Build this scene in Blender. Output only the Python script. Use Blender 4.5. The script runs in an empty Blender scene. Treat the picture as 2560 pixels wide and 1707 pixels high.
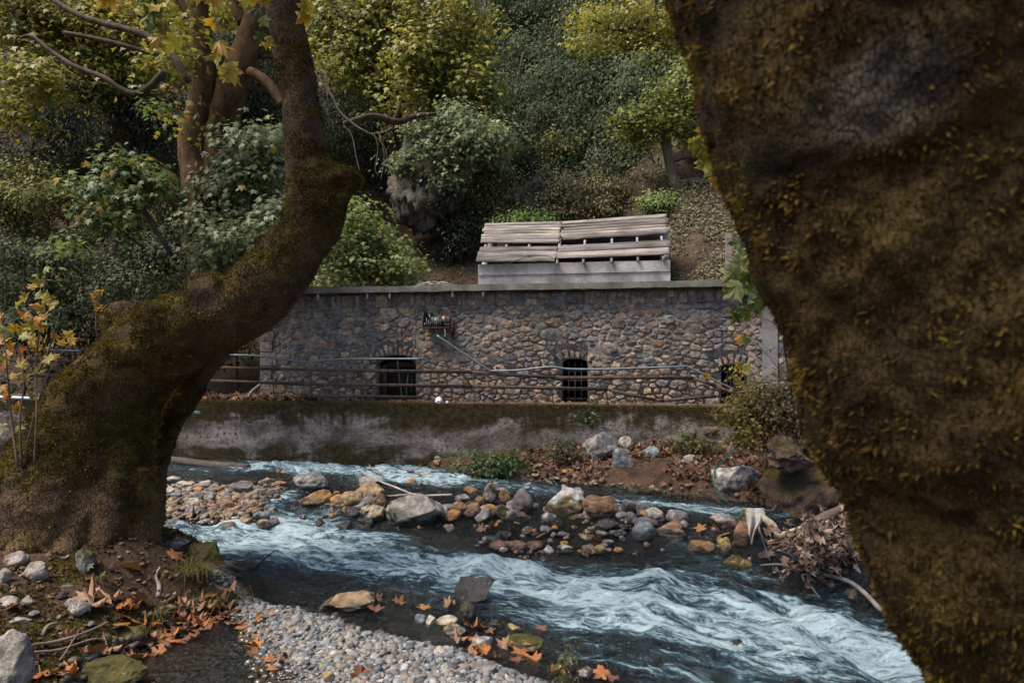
import bpy, math, random
import numpy as np
from math import radians, sin, cos, pi
from mathutils import Vector, Matrix

# ------------------------------------------------------------------ camera, sky, sun, exposure
scene = bpy.context.scene
COL = scene.collection
EYE = 2.3            # metres above the far water
FPX = 1707.0         # focal length in units of a 2560 wide picture
HOR = 890.0          # row of the horizon
cam_d = bpy.data.cameras.new('camera')
cam = bpy.data.objects.new('camera', cam_d); COL.objects.link(cam)
cam.location = (0, 0, EYE); cam.rotation_euler = (radians(90), 0, 0)
cam_d.sensor_width = 36.0; cam_d.lens = 24.005
cam_d.shift_y = (HOR - 853.5) / 2560.0
cam_d.clip_start = 0.05; cam_d.clip_end = 400
cam_d.dof.use_dof = True; cam_d.dof.focus_distance = 12.5; cam_d.dof.aperture_fstop = 3.4
scene.camera = cam

SUN_EL, SUN_AZ = 60.0, 246.0      # azimuth the light comes from, clockwise from +Y
world = bpy.data.worlds.new('World'); scene.world = world; world.use_nodes = True
wn = world.node_tree
sky = wn.nodes.new('ShaderNodeTexSky'); sky.sky_type = 'NISHITA'; sky.sun_disc = False
sky.sun_elevation = radians(SUN_EL); sky.sun_rotation = radians(SUN_AZ)
sky.air_density = 1.0; sky.dust_density = 2.0; sky.ozone_density = 1.0
bg = wn.nodes['Background']; bg.inputs['Strength'].default_value = 0.074
wn.links.new(sky.outputs['Color'], bg.inputs['Color'])
sun_d = bpy.data.lights.new('sun', 'SUN'); sun_d.energy = 2.4; sun_d.angle = radians(28); sun_d.color = (1.0, 0.91, 0.77)
sun = bpy.data.objects.new('sun', sun_d); COL.objects.link(sun)
_a, _e = radians(SUN_AZ), radians(SUN_EL)
_dir = Vector((sin(_a) * cos(_e), cos(_a) * cos(_e), sin(_e)))
sun.rotation_euler = _dir.to_track_quat('Z', 'Y').to_euler(); sun.location = (0, 0, 40)
vs = scene.view_settings
vs.view_transform = 'Standard'; vs.look = 'None'; vs.exposure = 1.6; vs.gamma = 1.0; vs.use_curve_mapping = False
cy = scene.cycles
cy.max_bounces = 6; cy.diffuse_bounces = 3; cy.glossy_bounces = 3; cy.transmission_bounces = 4; cy.transparent_max_bounces = 12
cy.caustics_reflective = False; cy.caustics_refractive = False
cy.sample_clamp_indirect = 6.0
cy.use_denoising = True
try:
    cy.denoiser = 'OPENIMAGEDENOISE'; cy.denoising_input_passes = 'RGB_ALBEDO_NORMAL'
except Exception:
    pass

# ------------------------------------------------------------------ numeric helpers
RNG = np.random.default_rng(7)
random.seed(7)

def W(x, y, Y):
    """photograph pixel at a chosen distance -> world point"""
    return np.array([(x - 1280.0) / FPX * Y, Y, EYE - (y - HOR) / FPX * Y])

def _hash(ix, iy, iz, seed):
    h = (ix * 374761393 + iy * 668265263 + iz * 2147483647 + seed * 1274126177) & 0xFFFFFFFF
    h = ((h ^ (h >> 13)) * 1274126177) & 0xFFFFFFFF
    h = h ^ (h >> 16)
    return (h & 0xFFFFFF) / float(0xFFFFFF)

def vnoise(p, seed=0):
    p = np.asarray(p, float)
    i = np.floor(p).astype(np.int64); f = p - i
    u = f * f * (3 - 2 * f)
    r = 0
    for dx in (0, 1):
        for dy in (0, 1):
            for dz in (0, 1):
                w = (u[:, 0] if dx else 1 - u[:, 0]) * (u[:, 1] if dy else 1 - u[:, 1]) * (u[:, 2] if dz else 1 - u[:, 2])
                r = r + w * _hash(i[:, 0] + dx, i[:, 1] + dy, i[:, 2] + dz, seed)
    return r * 2 - 1

def fbm(p, octaves=4, seed=0, gain=0.5):
    p = np.asarray(p, float); a = 1.0; s = 0; t = 0
    for k in range(octaves):
        s = s + a * vnoise(p * (2.03 ** k) + 17.3 * k, seed + k); t += a; a *= gain
    return s / t

def n2(X, Y, scale, seed=0, octaves=3):
    X = np.asarray(X, float); Y = np.asarray(Y, float)
    sh = np.broadcast(X, Y).shape
    P = np.stack([np.broadcast_to(X, sh).ravel() * scale, np.broadcast_to(Y, sh).ravel() * scale, np.full(int(np.prod(sh)) if sh else 1, 0.37)], 1)
    return fbm(P, octaves, seed).reshape(sh) if sh else fbm(P, octaves, seed)[0]

def sstep(a, b, x):
    t = np.clip((x - a) / (b - a), 0, 1)
    return t * t * (3 - 2 * t)

def sdf_poly(X, Y, pts):
    """signed distance to a closed outline, positive inside"""
    X = np.asarray(X, float); Y = np.asarray(Y, float)
    d = np.full(np.broadcast(X, Y).shape, 1e9); ins = np.zeros(d.shape, bool)
    n = len(pts)
    for k in range(n):
        ax, ay = pts[k]; bx, by = pts[(k + 1) % n]
        ex, ey = bx - ax, by - ay
        t = np.clip(((X - ax) * ex + (Y - ay) * ey) / (ex * ex + ey * ey), 0, 1)
        d = np.minimum(d, np.hypot(X - ax - t * ex, Y - ay - t * ey))
        c = ((ay > Y) != (by > Y))
        with np.errstate(divide='ignore', invalid='ignore'):
            xi = ax + (Y - ay) * ex / (ey if ey != 0 else 1e-9)
        ins ^= c & (X < xi)
    return np.where(ins, d, -d)

# ------------------------------------------------------------------ mesh helpers
def mesh_np(name, V, F, col=None, smooth=False, attrs=None, mats=None, uv=None):
    V = np.ascontiguousarray(V, np.float32); F = np.ascontiguousarray(F, np.int32)
    me = bpy.data.meshes.new(name)
    k = F.shape[1]
    me.vertices.add(len(V)); me.vertices.foreach_set('co', V.ravel())
    me.loops.add(F.size); me.loops.foreach_set('vertex_index', F.ravel())
    me.polygons.add(len(F)); me.polygons.foreach_set('loop_start', np.arange(0, F.size, k, dtype=np.int32))
    if smooth:
        me.polygons.foreach_set('use_smooth', np.ones(len(F), bool))
    me.update(calc_edges=True)
    if col is not None:
        c = np.ones((len(V), 4), np.float32); c[:, :3] = col
        a = me.color_attributes.new('Col', 'FLOAT_COLOR', 'POINT'); a.data.foreach_set('color', c.ravel())
    for nm, arr in (attrs or {}).items():
        arr = np.asarray(arr, np.float32)
        if arr.ndim == 1:
            a = me.attributes.new(nm, 'FLOAT', 'POINT'); a.data.foreach_set('value', arr)
        else:
            a = me.attributes.new(nm, 'FLOAT_VECTOR', 'POINT'); a.data.foreach_set('vector', np.ascontiguousarray(arr).ravel())
    if mats is not None:
        me.materials.append(mats)
    return me

def ob(name, me, parent=None, label=None, cat=None, group=None, kind=None, loc=None):
    o = bpy.data.objects.new(name, me); COL.objects.link(o)
    if parent is not None: o.parent = parent
    if loc is not None: o.location = loc
    if label: o['label'] = label
    if cat: o['category'] = cat
    if group: o['group'] = group
    if kind: o['kind'] = kind
    return o

def thing(name, label, cat, loc=(0, 0, 0), group=None, rotz=0):
    o = ob(name, None, None, label, cat, group, None, loc); o.rotation_euler = (0, 0, rotz); o.empty_display_size = 0.2
    return o

class MB:
    """collects shapes into one mesh (triangles)"""
    def __init__(s): s.V = []; s.F = []; s.C = []; s.n = 0
    def add(s, V, F, col=(0.5, 0.5, 0.5)):
        V = np.asarray(V, float); F = np.asarray(F, int)
        if F.shape[1] == 4: F = np.vstack([F[:, [0, 1, 2]], F[:, [0, 2, 3]]])
        s.V.append(V); s.F.append(F + s.n); s.n += len(V)
        c = np.asarray(col, float)
        s.C.append(np.broadcast_to(c, (len(V), 3)))
    def mesh(s, name, mat, smooth=False):
        return mesh_np(name, np.vstack(s.V), np.vstack(s.F), np.vstack(s.C), smooth, mats=mat)

BOXF = np.array([[0, 3, 2, 1], [4, 5, 6, 7], [0, 1, 5, 4], [1, 2, 6, 5], [2, 3, 7, 6], [3, 0, 4, 7]])
def box(c, s, R=None):
    sx, sy, sz = np.array(s) / 2.0
    V = np.array([[-sx, -sy, -sz], [sx, -sy, -sz], [sx, sy, -sz], [-sx, sy, -sz], [-sx, -sy, sz], [sx, -sy, sz], [sx, sy, sz], [-sx, sy, sz]])
    if R is not None: V = V @ np.array(R).T
    return V + np.array(c), BOXF
def box_mm(a, b):
    a = np.array(a, float); b = np.array(b, float)
    return box((a + b) / 2, b - a)
def bar(p, q, w, h, up=(0, 0, 1)):
    p = np.array(p, float); q = np.array(q, float)
    d = q - p; L = np.linalg.norm(d); d = d / L
    s = np.cross(d, up); s /= np.linalg.norm(s); u = np.cross(s, d)
    return box((p + q) / 2, (L, w, h), np.stack([d, s, u], 1))

def catmull(P, k):
    P = np.asarray(P, float)
    Q = np.vstack([2 * P[0] - P[1], P, 2 * P[-1] - P[-2]])
    out = []
    for i in range(1, len(Q) - 2):
        for t in np.arange(k) / k:
            a, b, c, d = Q[i - 1], Q[i], Q[i + 1], Q[i + 2]
            out.append(0.5 * (2 * b + (c - a) * t + (2 * a - 5 * b + 4 * c - d) * t * t + (3 * b - a - 3 * c + d) * t ** 3))
    out.append(P[-1])
    return np.array(out)

def sweep(P, R, nseg=8, k=4, cap=True, wob=0.0, seed=0):
    """tapered tube along a smooth path"""
    P = np.asarray(P, float); R = np.asarray(R, float)
    if R.ndim == 0: R = np.full(len(P), float(R))
    Q = catmull(np.hstack([P, R[:, None]]), k) if k > 1 else np.hstack([P, R[:, None]])
    C, r = Q[:, :3], np.maximum(Q[:, 3], 1e-4)
    T = np.gradient(C, axis=0); T /= np.linalg.norm(T, axis=1)[:, None] + 1e-12
    ref = np.array([0, 0, 1.0]) if abs(T[0, 2]) < 0.9 else np.array([0, 1.0, 0])
    N = np.cross(T[0], ref); N /= np.linalg.norm(N)
    ang = np.linspace(0, 2 * pi, nseg, endpoint=False)
    V = []
    for i in range(len(C)):
        N = N - T[i] * np.dot(N, T[i]); N /= np.linalg.norm(N) + 1e-12
        B = np.cross(T[i], N)
        V.append(C[i] + r[i] * (np.cos(ang)[:, None] * N + np.sin(ang)[:, None] * B))
    V = np.vstack(V); m = len(C)
    if wob: V = V + wob * np.repeat(r, nseg)[:, None] * np.stack([fbm(V * 6 + q * 9, 3, seed + q) for q in range(3)], 1)
    i = np.arange(m - 1)[:, None] * nseg; j = np.arange(nseg)[None]; j2 = (j + 1) % nseg
    F = np.stack([i + j, i + j2, i + nseg + j2, i + nseg + j], 2).reshape(-1, 4)
    F = np.vstack([F[:, [0, 1, 2]], F[:, [0, 2, 3]]])
    if cap:
        a = len(V); V = np.vstack([V, C[0], C[-1]]); jj = np.arange(nseg)
        F = np.vstack([F, np.stack([np.full(nseg, a), (jj + 1) % nseg, jj], 1),
                       np.stack([np.full(nseg, a + 1), (m - 1) * nseg + jj, (m - 1) * nseg + (jj + 1) % nseg], 1)])
    return V, F

def ico(sub):
    t = (1 + 5 ** 0.5) / 2
    V = np.array([[-1, t, 0], [1, t, 0], [-1, -t, 0], [1, -t, 0], [0, -1, t], [0, 1, t], [0, -1, -t], [0, 1, -t], [t, 0, -1], [t, 0, 1], [-t, 0, -1], [-t, 0, 1]], float)
    F = np.array([[0, 11, 5], [0, 5, 1], [0, 1, 7], [0, 7, 10], [0, 10, 11], [1, 5, 9], [5, 11, 4], [11, 10, 2], [10, 7, 6], [7, 1, 8], [3, 9, 4], [3, 4, 2], [3, 2, 6], [3, 6, 8], [3, 8, 9], [4, 9, 5], [2, 4, 11], [6, 2, 10], [8, 6, 7], [9, 8, 1]])
    for _ in range(sub):
        cache = {}; V = list(V); G = []
        def mid(a, b):
            key = (min(a, b), max(a, b))
            if key not in cache:
                cache[key] = len(V); V.append((V[a] + V[b]) / 2)
            return cache[key]
        for a, b, c in F:
            x, y, z = mid(a, b), mid(b, c), mid(c, a)
            G += [[a, x, z], [b, y, x], [c, z, y], [x, y, z]]
        V = np.array(V); F = np.array(G)
    V = V / np.linalg.norm(V, axis=1)[:, None]
    return V, F
ICO = {k: ico(k) for k in (0, 1, 2, 3, 4)}

def remesh(V, F, voxel, smooth=4):
    """union of overlapping closed tubes as one continuous skin"""
    me = mesh_np('tmp', V, F); o = bpy.data.objects.new('tmp', me); COL.objects.link(o)
    m = o.modifiers.new('r', 'REMESH'); m.mode = 'VOXEL'; m.voxel_size = voxel
    s = o.modifiers.new('s', 'SMOOTH'); s.factor = 0.6; s.iterations = smooth
    dg = bpy.context.evaluated_depsgraph_get()
    e = o.evaluated_get(dg); m2 = bpy.data.meshes.new_from_object(e)
    n = len(m2.vertices); Vn = np.empty(n * 3, np.float32); m2.vertices.foreach_get('co', Vn)
    m2.calc_loop_triangles(); t = len(m2.loop_triangles); Fn = np.empty(t * 3, np.int32); m2.loop_triangles.foreach_get('vertices', Fn)
    bpy.data.objects.remove(o); bpy.data.meshes.remove(me); bpy.data.meshes.remove(m2)
    return Vn.reshape(-1, 3).astype(float), Fn.reshape(-1, 3)

def vnormals(V, F):
    fn = np.cross(V[F[:, 1]] - V[F[:, 0]], V[F[:, 2]] - V[F[:, 0]])
    N = np.zeros_like(V)
    for k in range(3): np.add.at(N, F[:, k], fn)
    return N / (np.linalg.norm(N, axis=1)[:, None] + 1e-12)

def sample_surface(V, F, n, weight=None, rng=RNG):
    fn = np.cross(V[F[:, 1]] - V[F[:, 0]], V[F[:, 2]] - V[F[:, 0]])
    A = np.linalg.norm(fn, axis=1) / 2
    w = A if weight is None else A * weight[F].mean(1)
    c = np.cumsum(w); f = np.searchsorted(c, rng.random(n) * c[-1]); f = np.minimum(f, len(F) - 1)
    a, b = rng.random(n), rng.random(n); m = a + b > 1; a[m], b[m] = 1 - a[m], 1 - b[m]
    P = V[F[f, 0]] * (1 - a - b)[:, None] + V[F[f, 1]] * a[:, None] + V[F[f, 2]] * b[:, None]
    return P, fn[f] / (np.linalg.norm(fn[f], axis=1)[:, None] + 1e-12)

def frames(Nv, rng, spin=None):
    """rotation matrices whose third axis is Nv, with a random spin"""
    Nv = Nv / (np.linalg.norm(Nv, axis=1)[:, None] + 1e-9)
    ref = np.where(np.abs(Nv[:, 2:3]) < 0.9, np.array([[0, 0, 1.0]]), np.array([[1.0, 0, 0]]))
    A = np.cross(ref, Nv); A /= np.linalg.norm(A, axis=1)[:, None] + 1e-9
    B = np.cross(Nv, A)
    s = rng.random(len(Nv)) * 2 * pi if spin is None else spin
    c, d = np.cos(s)[:, None], np.sin(s)[:, None]
    return np.stack([A * c + B * d, -A * d + B * c, Nv], 2)

def stamp(tV, tF, C, R, S, cols):
    """many copies of a small template as one vertex/face soup"""
    n, k = len(C), len(tV)
    S = np.asarray(S, float)
    if S.ndim == 1: S = S[:, None].repeat(3, 1)
    loc = tV[None] * S[:, None, :]
    V = np.einsum('nij,nkj->nki', R, loc) + C[:, None, :]
    F = tF[None] + (np.arange(n) * k)[:, None, None]
    return V.reshape(-1, 3), F.reshape(-1, tF.shape[1]), np.repeat(cols, k, 0)

# ------------------------------------------------------------------ leaf templates (stalk at the origin, tip along +y)
def fan_leaf(half, ctr, bend=0.22, droop=0.12):
    pts = [half[0]] + half[1:-1] + [half[-1]] + [(-x, y) for x, y in reversed(half[1:-1])]
    V = np.array([[ctr[0], ctr[1], 0]] + [[x, y, 0] for x, y in pts], float)
    V[:, 2] = -bend * np.abs(V[:, 0]) - droop * V[:, 1] ** 2
    n = len(pts)
    F = np.array([[0, 1 + (i + 1) % n, 1 + i] for i in range(n)])
    return V, F
PLANE_BIG = fan_leaf([(0, 0), (.08, -.05), (.22, -.09), (.33, .0), (.50, .02), (.43, .12), (.44, .20), (.30, .25), (.40, .36), (.52, .42), (.60, .58), (.46, .56), (.38, .62), (.22, .50), (.20, .68), (.10, .80), (0, 1.03)], (0, .22))
PLANE_MID = fan_leaf([(0, 0), (.48, .05), (.26, .25), (.57, .56), (.20, .50), (0, 1.0)], (0, .25))
PLANE_FAR = fan_leaf([(0, 0), (.54, .24), (.20, .48), (0, 1.0)], (0, .25))
OVAL = (np.array([[0, 0, 0], [.3, .45, -.06], [0, 1, -.1], [-.3, .45, -.06]], float), np.array([[0, 1, 2], [0, 2, 3]]))
SPRIG = (np.array([[-.24, .12, 0], [.26, .05, -.03], [.05, 1, -.12]], float), np.array([[0, 1, 2]]))
BLADE = (np.array([[-.5, 0, 0], [.5, 0, 0], [0, 0, 1.0]], float), np.array([[0, 1, 2]]))
# ------------------------------------------------------------------ materials
class NT:
    def __init__(s, name):
        s.m = bpy.data.materials.new(name); s.m.use_nodes = True; s.t = s.m.node_tree
        s.out = s.t.nodes['Material Output']; s.p = s.t.nodes['Principled BSDF']
    def n(s, typ, **kw):
        nd = s.t.nodes.new('ShaderNode' + typ)
        for k, v in kw.items(): setattr(nd, k, v)
        return nd
    def l(s, a, b): s.t.links.new(a, b)
    def put(s, nd, i, v):
        if hasattr(v, 'is_linked') or isinstance(v, bpy.types.NodeSocket): s.l(v, nd.inputs[i])
        else: nd.inputs[i].default_value = v
    def math(s, op, a, b=0.0, c=0.0, clamp=False):
        nd = s.n('Math', operation=op, use_clamp=clamp)
        s.put(nd, 0, a); s.put(nd, 1, b); s.put(nd, 2, c)
        return nd.outputs[0]
    def mix(s, f, a, b, mode='MIX'):
        nd = s.n('Mix', data_type='RGBA', blend_type=mode, clamp_factor=True)
        s.put(nd, 0, f)
        for i, v in ((6, a), (7, b)):
            if isinstance(v, bpy.types.NodeSocket): s.l(v, nd.inputs[i])
            else: nd.inputs[i].default_value = (*v, 1) if len(v) == 3 else v
        return nd.outputs[2]
    def coord(s, scale=(1, 1, 1), kind='Object', src=None):
        if src is None:
            tc = s.n('TexCoord'); src = tc.outputs[kind]
        mp = s.n('Mapping'); mp.inputs['Scale'].default_value = scale; s.l(src, mp.inputs[0])
        return mp.outputs[0]
    def noise(s, vec, scale, detail=4, rough=0.55, dist=0.0):
        nd = s.n('TexNoise'); nd.inputs['Scale'].default_value = scale; nd.inputs['Detail'].default_value = detail
        nd.inputs['Roughness'].default_value = rough; nd.inputs['Distortion'].default_value = dist
        s.l(vec, nd.inputs['Vector']); return nd.outputs['Fac']
    def voro(s, vec, scale, feature='F1', out='Distance', rnd=1.0):
        nd = s.n('TexVoronoi', feature=feature); nd.inputs['Scale'].default_value = scale; nd.inputs['Randomness'].default_value = rnd
        s.l(vec, nd.inputs['Vector']); return nd.outputs[out]
    def ramp(s, f, a, b, lo=0.0, hi=1.0):
        nd = s.n('MapRange', interpolation_type='SMOOTHSTEP'); s.put(nd, 0, f)
        for i, v in enumerate((a, b, lo, hi)): nd.inputs[i + 1].default_value = v
        return nd.outputs[0]
    def attr(s, name, out='Color'):
        nd = s.n('Attribute'); nd.attribute_name = name; return nd.outputs[out]
    def bump(s, h, strength=0.5, dist=0.02, prev=None):
        nd = s.n('Bump'); nd.inputs['Strength'].default_value = strength; nd.inputs['Distance'].default_value = dist
        s.l(h, nd.inputs['Height'])
        if prev is not None: s.l(prev, nd.inputs['Normal'])
        return nd.outputs[0]
    def set(s, **kw):
        for k, v in kw.items():
            i = s.p.inputs[k.replace('_', ' ')]
            if isinstance(v, bpy.types.NodeSocket): s.l(v, i)
            else: i.default_value = v

def leaf_mat(name, transl=0.48, rough=0.45, spec=0.34):
    t = NT(name); c = t.attr('Col')
    co = t.coord(); n = t.noise(co, 14, 2)
    k = t.ramp(n, 0.3, 0.7, 0.75, 1.25)
    hs = t.n('HueSaturation'); t.l(c, hs.inputs['Color']); t.l(k, hs.inputs['Value'])
    t.set(Base_Color=hs.outputs[0], Roughness=rough); t.p.inputs['Specular IOR Level'].default_value = spec
    tr = t.n('BsdfTranslucent'); t.l(hs.outputs[0], tr.inputs['Color'])
    mx = t.n('MixShader'); mx.inputs[0].default_value = transl
    t.l(t.p.outputs[0], mx.inputs[1]); t.l(tr.outputs[0], mx.inputs[2]); t.l(mx.outputs[0], t.out.inputs[0])
    return t.m

def col_mat(name, rough=0.85, spec=0.3, ns=6.0, amt=0.45, bs=30.0, bstr=0.5, bdist=0.01, stretch=(1, 1, 1), wet=False, speck=0.0, metal=0.0, kind='Object'):
    """base colour from the object's own colour attribute, broken up by grain"""
    t = NT(name); c = t.attr('Col'); co = t.coord(stretch, kind)
    n1 = t.noise(co, ns, 5, 0.6); v = t.ramp(n1, 0.28, 0.72, 1 - amt, 1 + amt)
    hs = t.n('HueSaturation'); t.l(c, hs.inputs['Color']); t.l(v, hs.inputs['Value'])
    colr = hs.outputs[0]
    if speck:
        sp = t.noise(co, ns * 9, 2); colr = t.mix(t.ramp(sp, 0.58, 0.7, 0, speck), colr, (0.03, 0.025, 0.02))
    nb = t.noise(co, bs, 6, 0.65)
    b = t.bump(nb, bstr, bdist)
    t.set(Base_Color=colr, Roughness=rough, Normal=b, Metallic=metal)
    t.p.inputs['Specular IOR Level'].default_value = spec
    if wet:
        w = t.attr('wet', 'Fac')
        t.set(Roughness=t.ramp(w, 0.0, 1.0, rough, 0.14), Base_Color=t.mix(t.math('MULTIPLY', w, 0.62), colr, (0.012, 0.009, 0.007)))
        t.l(t.ramp(w, 0, 1, spec, 0.6), t.p.inputs['Specular IOR Level'])
    return t.m

M = {}
M['leaf'] = leaf_mat('leaf'); M['leaf_dry'] = leaf_mat('leaf_dry', 0.12, 0.6, 0.25); M['leaf_ever'] = leaf_mat('leaf_ever', 0.22, 0.6, 0.14)
M['moss'] = leaf_mat('moss', 0.25, 0.9, 0.05)
M['grass'] = leaf_mat('grass', 0.3, 0.6, 0.2)
M['rock'] = col_mat('rock', 0.82, 0.3, 9, 0.55, 17, 0.95, 0.045, wet=True, speck=0.55)
M['cliff'] = col_mat('cliff', 0.9, 0.2, 2.6, 0.6, 6, 1.0, 0.25, stretch=(1, 1, 0.45), speck=0.4)
M['wall_stone'] = col_mat('wall_stone', 0.9, 0.2, 10, 0.5, 26, 0.95, 0.03, speck=0.5)
M['mortar'] = col_mat('mortar', 0.95, 0.15, 7, 0.5, 22, 0.95, 0.04, speck=0.4)
M['pebble'] = col_mat('pebble', 0.75, 0.35, 14, 0.25, 60, 0.3, 0.004, wet=True)
M['concrete'] = col_mat('concrete', 0.92, 0.2, 3, 0.35, 25, 0.6, 0.01, speck=0.45)
M['plank'] = col_mat('plank', 0.9, 0.2, 5, 0.5, 18, 0.8, 0.01, stretch=(0.25, 3.0, 3.0), speck=0.7)
M['deadwood'] = col_mat('deadwood', 0.85, 0.25, 8, 0.35, 30, 0.6, 0.006)
M['rust'] = col_mat('rust', 0.8, 0.3, 12, 0.5, 50, 0.4, 0.003)
M['pipe'] = col_mat('pipe', 0.42, 0.5, 6, 0.2, 40, 0.15, 0.002, metal=0.35)
M['plastic'] = col_mat('plastic', 0.4, 0.5, 6, 0.15, 40, 0.1, 0.002)
M['cloth'] = col_mat('cloth', 0.95, 0.1, 8, 0.25, 60, 0.3, 0.004)
M['bark_far'] = col_mat('bark_far', 0.9, 0.2, 6, 0.5, 22, 0.9, 0.02, stretch=(1, 1, 0.4))

def bark_mat(name='bark', vs=34, ma=(0.026, 0.017, 0.007), mb=(0.080, 0.055, 0.013)):
    t = NT(name); c = t.attr('Col'); ms = t.attr('moss', 'Fac')
    co = t.coord((1, 1, 0.45)); iso = t.coord()
    v = t.voro(co, vs, 'DISTANCE_TO_EDGE'); vn = t.ramp(v, 0.0, 0.14)
    n1 = t.noise(iso, 3.0, 6, 0.62); n2_ = t.noise(iso, 34, 4)
    val = t.math('MULTIPLY', t.ramp(n1, 0.28, 0.72, 0.5, 1.5), t.ramp(vn, 0, 1, 0.6, 1.05))
    hs = t.n('HueSaturation'); t.l(c, hs.inputs['Color']); t.l(val, hs.inputs['Value'])
    mossc = t.mix(t.ramp(n1, 0.35, 0.65), ma, mb)
    colr = t.mix(ms, hs.outputs[0], mossc)
    b = t.bump(vn, 0.7, 0.012); b = t.bump(n2_, 0.8, 0.02, b)
    t.set(Base_Color=colr, Roughness=0.92, Normal=b); t.p.inputs['Specular IOR Level'].default_value = 0.15
    return t.m
M['bark'] = bark_mat(); M['bark_near'] = bark_mat('bark_near', 95, (0.016, 0.010, 0.005), (0.056, 0.036, 0.010))

def ground_mat():
    t = NT('ground'); c = t.attr('Col'); co = t.coord()
    n1 = t.noise(co, 2.2, 7, 0.65); n2_ = t.noise(co, 22, 5, 0.7); v = t.voro(co, 26, 'F1', 'Color')
    hs = t.n('HueSaturation'); t.l(c, hs.inputs['Color']); t.l(t.ramp(n1, 0.3, 0.7, 0.5, 1.5), hs.inputs['Value'])
    sep = t.n('SeparateColor'); t.l(v, sep.inputs[0])
    colr = t.mix(t.ramp(sep.outputs[0], 0.75, 0.95, 0, 0.55), hs.outputs[0], (0.105, 0.074, 0.050))
    colr = t.mix(t.ramp(n2_, 0.5, 0.75, 0, 0.7), colr, (0.02, 0.014, 0.01))
    b = t.bump(n2_, 0.9, 0.04); b = t.bump(sep.outputs[1], 0.35, 0.02, b)
    t.set(Base_Color=colr, Roughness=0.95, Normal=b); t.p.inputs['Specular IOR Level'].default_value = 0.12
    return t.m
M['ground'] = ground_mat()

def retaining_mat():
    t = NT('retaining_concrete'); tc = t.n('TexCoord'); src = tc.outputs['Object']
    co = t.coord(src=src); sx = t.n('SeparateXYZ'); t.l(src, sx.inputs[0]); z = sx.outputs[2]
    big = t.noise(t.coord((0.55, 1, 1.2), src=src), 1.3, 6, 0.66, 0.4); fine = t.noise(co, 9, 6, 0.7); grain = t.noise(co, 60, 3)
    streak = t.noise(t.coord((5, 5, 0.7), src=src), 1.6, 4, 0.6)
    base = t.mix(t.ramp(fine, 0.35, 0.65), (0.055, 0.043, 0.039), (0.36, 0.32, 0.30))
    # moss hangs from the top edge and creeps up from the water
    up = t.ramp(z, 0.55, 1.22, 0.0, 0.50); lo = t.ramp(z, 0.50, 0.05, 0.0, 0.34)
    s = t.math('ADD', t.math('ADD', up, lo), t.math('MULTIPLY', big, 1.7)); s = t.math('ADD', s, t.math('MULTIPLY', streak, 0.5)); s = t.math('ADD', s, t.math('MULTIPLY', fine, 0.7))
    mk = t.ramp(s, 1.52, 1.80)
    dk = t.ramp(t.math('ADD', t.math('MULTIPLY', fine, 0.6), t.math('MULTIPLY', big, 0.6)), 0.52, 0.66, 0, 0.9)
    base = t.mix(dk, base, (0.035, 0.024, 0.019))
    moss = t.mix(t.ramp(fine, 0.4, 0.62), (0.012, 0.009, 0.005), (0.040, 0.029, 0.010))
    colr = t.mix(mk, base, moss)
    w = t.n('TexWave', wave_type='BANDS', bands_direction='Z', wave_profile='SAW'); w.inputs['Scale'].default_value = 1.6; w.inputs['Distortion'].default_value = 0.6
    t.l(src, w.inputs[0])
    b = t.bump(w.outputs['Fac'], 0.25, 0.012); b = t.bump(fine, 0.6, 0.03, b); b = t.bump(grain, 0.5, 0.008, b)
    t.set(Base_Color=colr, Roughness=0.93, Normal=b); t.p.inputs['Specular IOR Level'].default_value = 0.2
    return t.m
M['retaining'] = retaining_mat()

def plaster_mat():
    t = NT('cracked_plaster'); co = t.coord(); n1 = t.noise(co, 1.8, 6, 0.6); n2_ = t.noise(co, 16, 5, 0.65)
    wp = t.noise(co, 3.0, 3); mixv = t.n('Mix', data_type='VECTOR'); mixv.inputs[0].default_value = 0.16
    cr = t.voro(t.coord((0.7, 1, 1.2)), 4.2, 'DISTANCE_TO_EDGE'); cr2 = t.ramp(t.math('ADD', cr, t.math('MULTIPLY', n2_, 0.05)), 0.022, 0.05, 1, 0)
    cr2 = t.math('MULTIPLY', cr2, t.ramp(wp, 0.46, 0.58))
    base = t.mix(t.ramp(n1, 0.3, 0.7), (0.19, 0.172, 0.165), (0.42, 0.405, 0.40))
    base = t.mix(t.ramp(n2_, 0.56, 0.72, 0, 0.6), base, (0.14, 0.115, 0.10))
    colr = t.mix(t.math('MULTIPLY', cr2, 0.8), base, (0.05, 0.04, 0.035))
    t.set(Base_Color=colr, Roughness=0.93, Normal=t.bump(n2_, 0.4, 0.01)); t.p.inputs['Specular IOR Level'].default_value = 0.2
    return t.m
M['plaster'] = plaster_mat()

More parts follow.
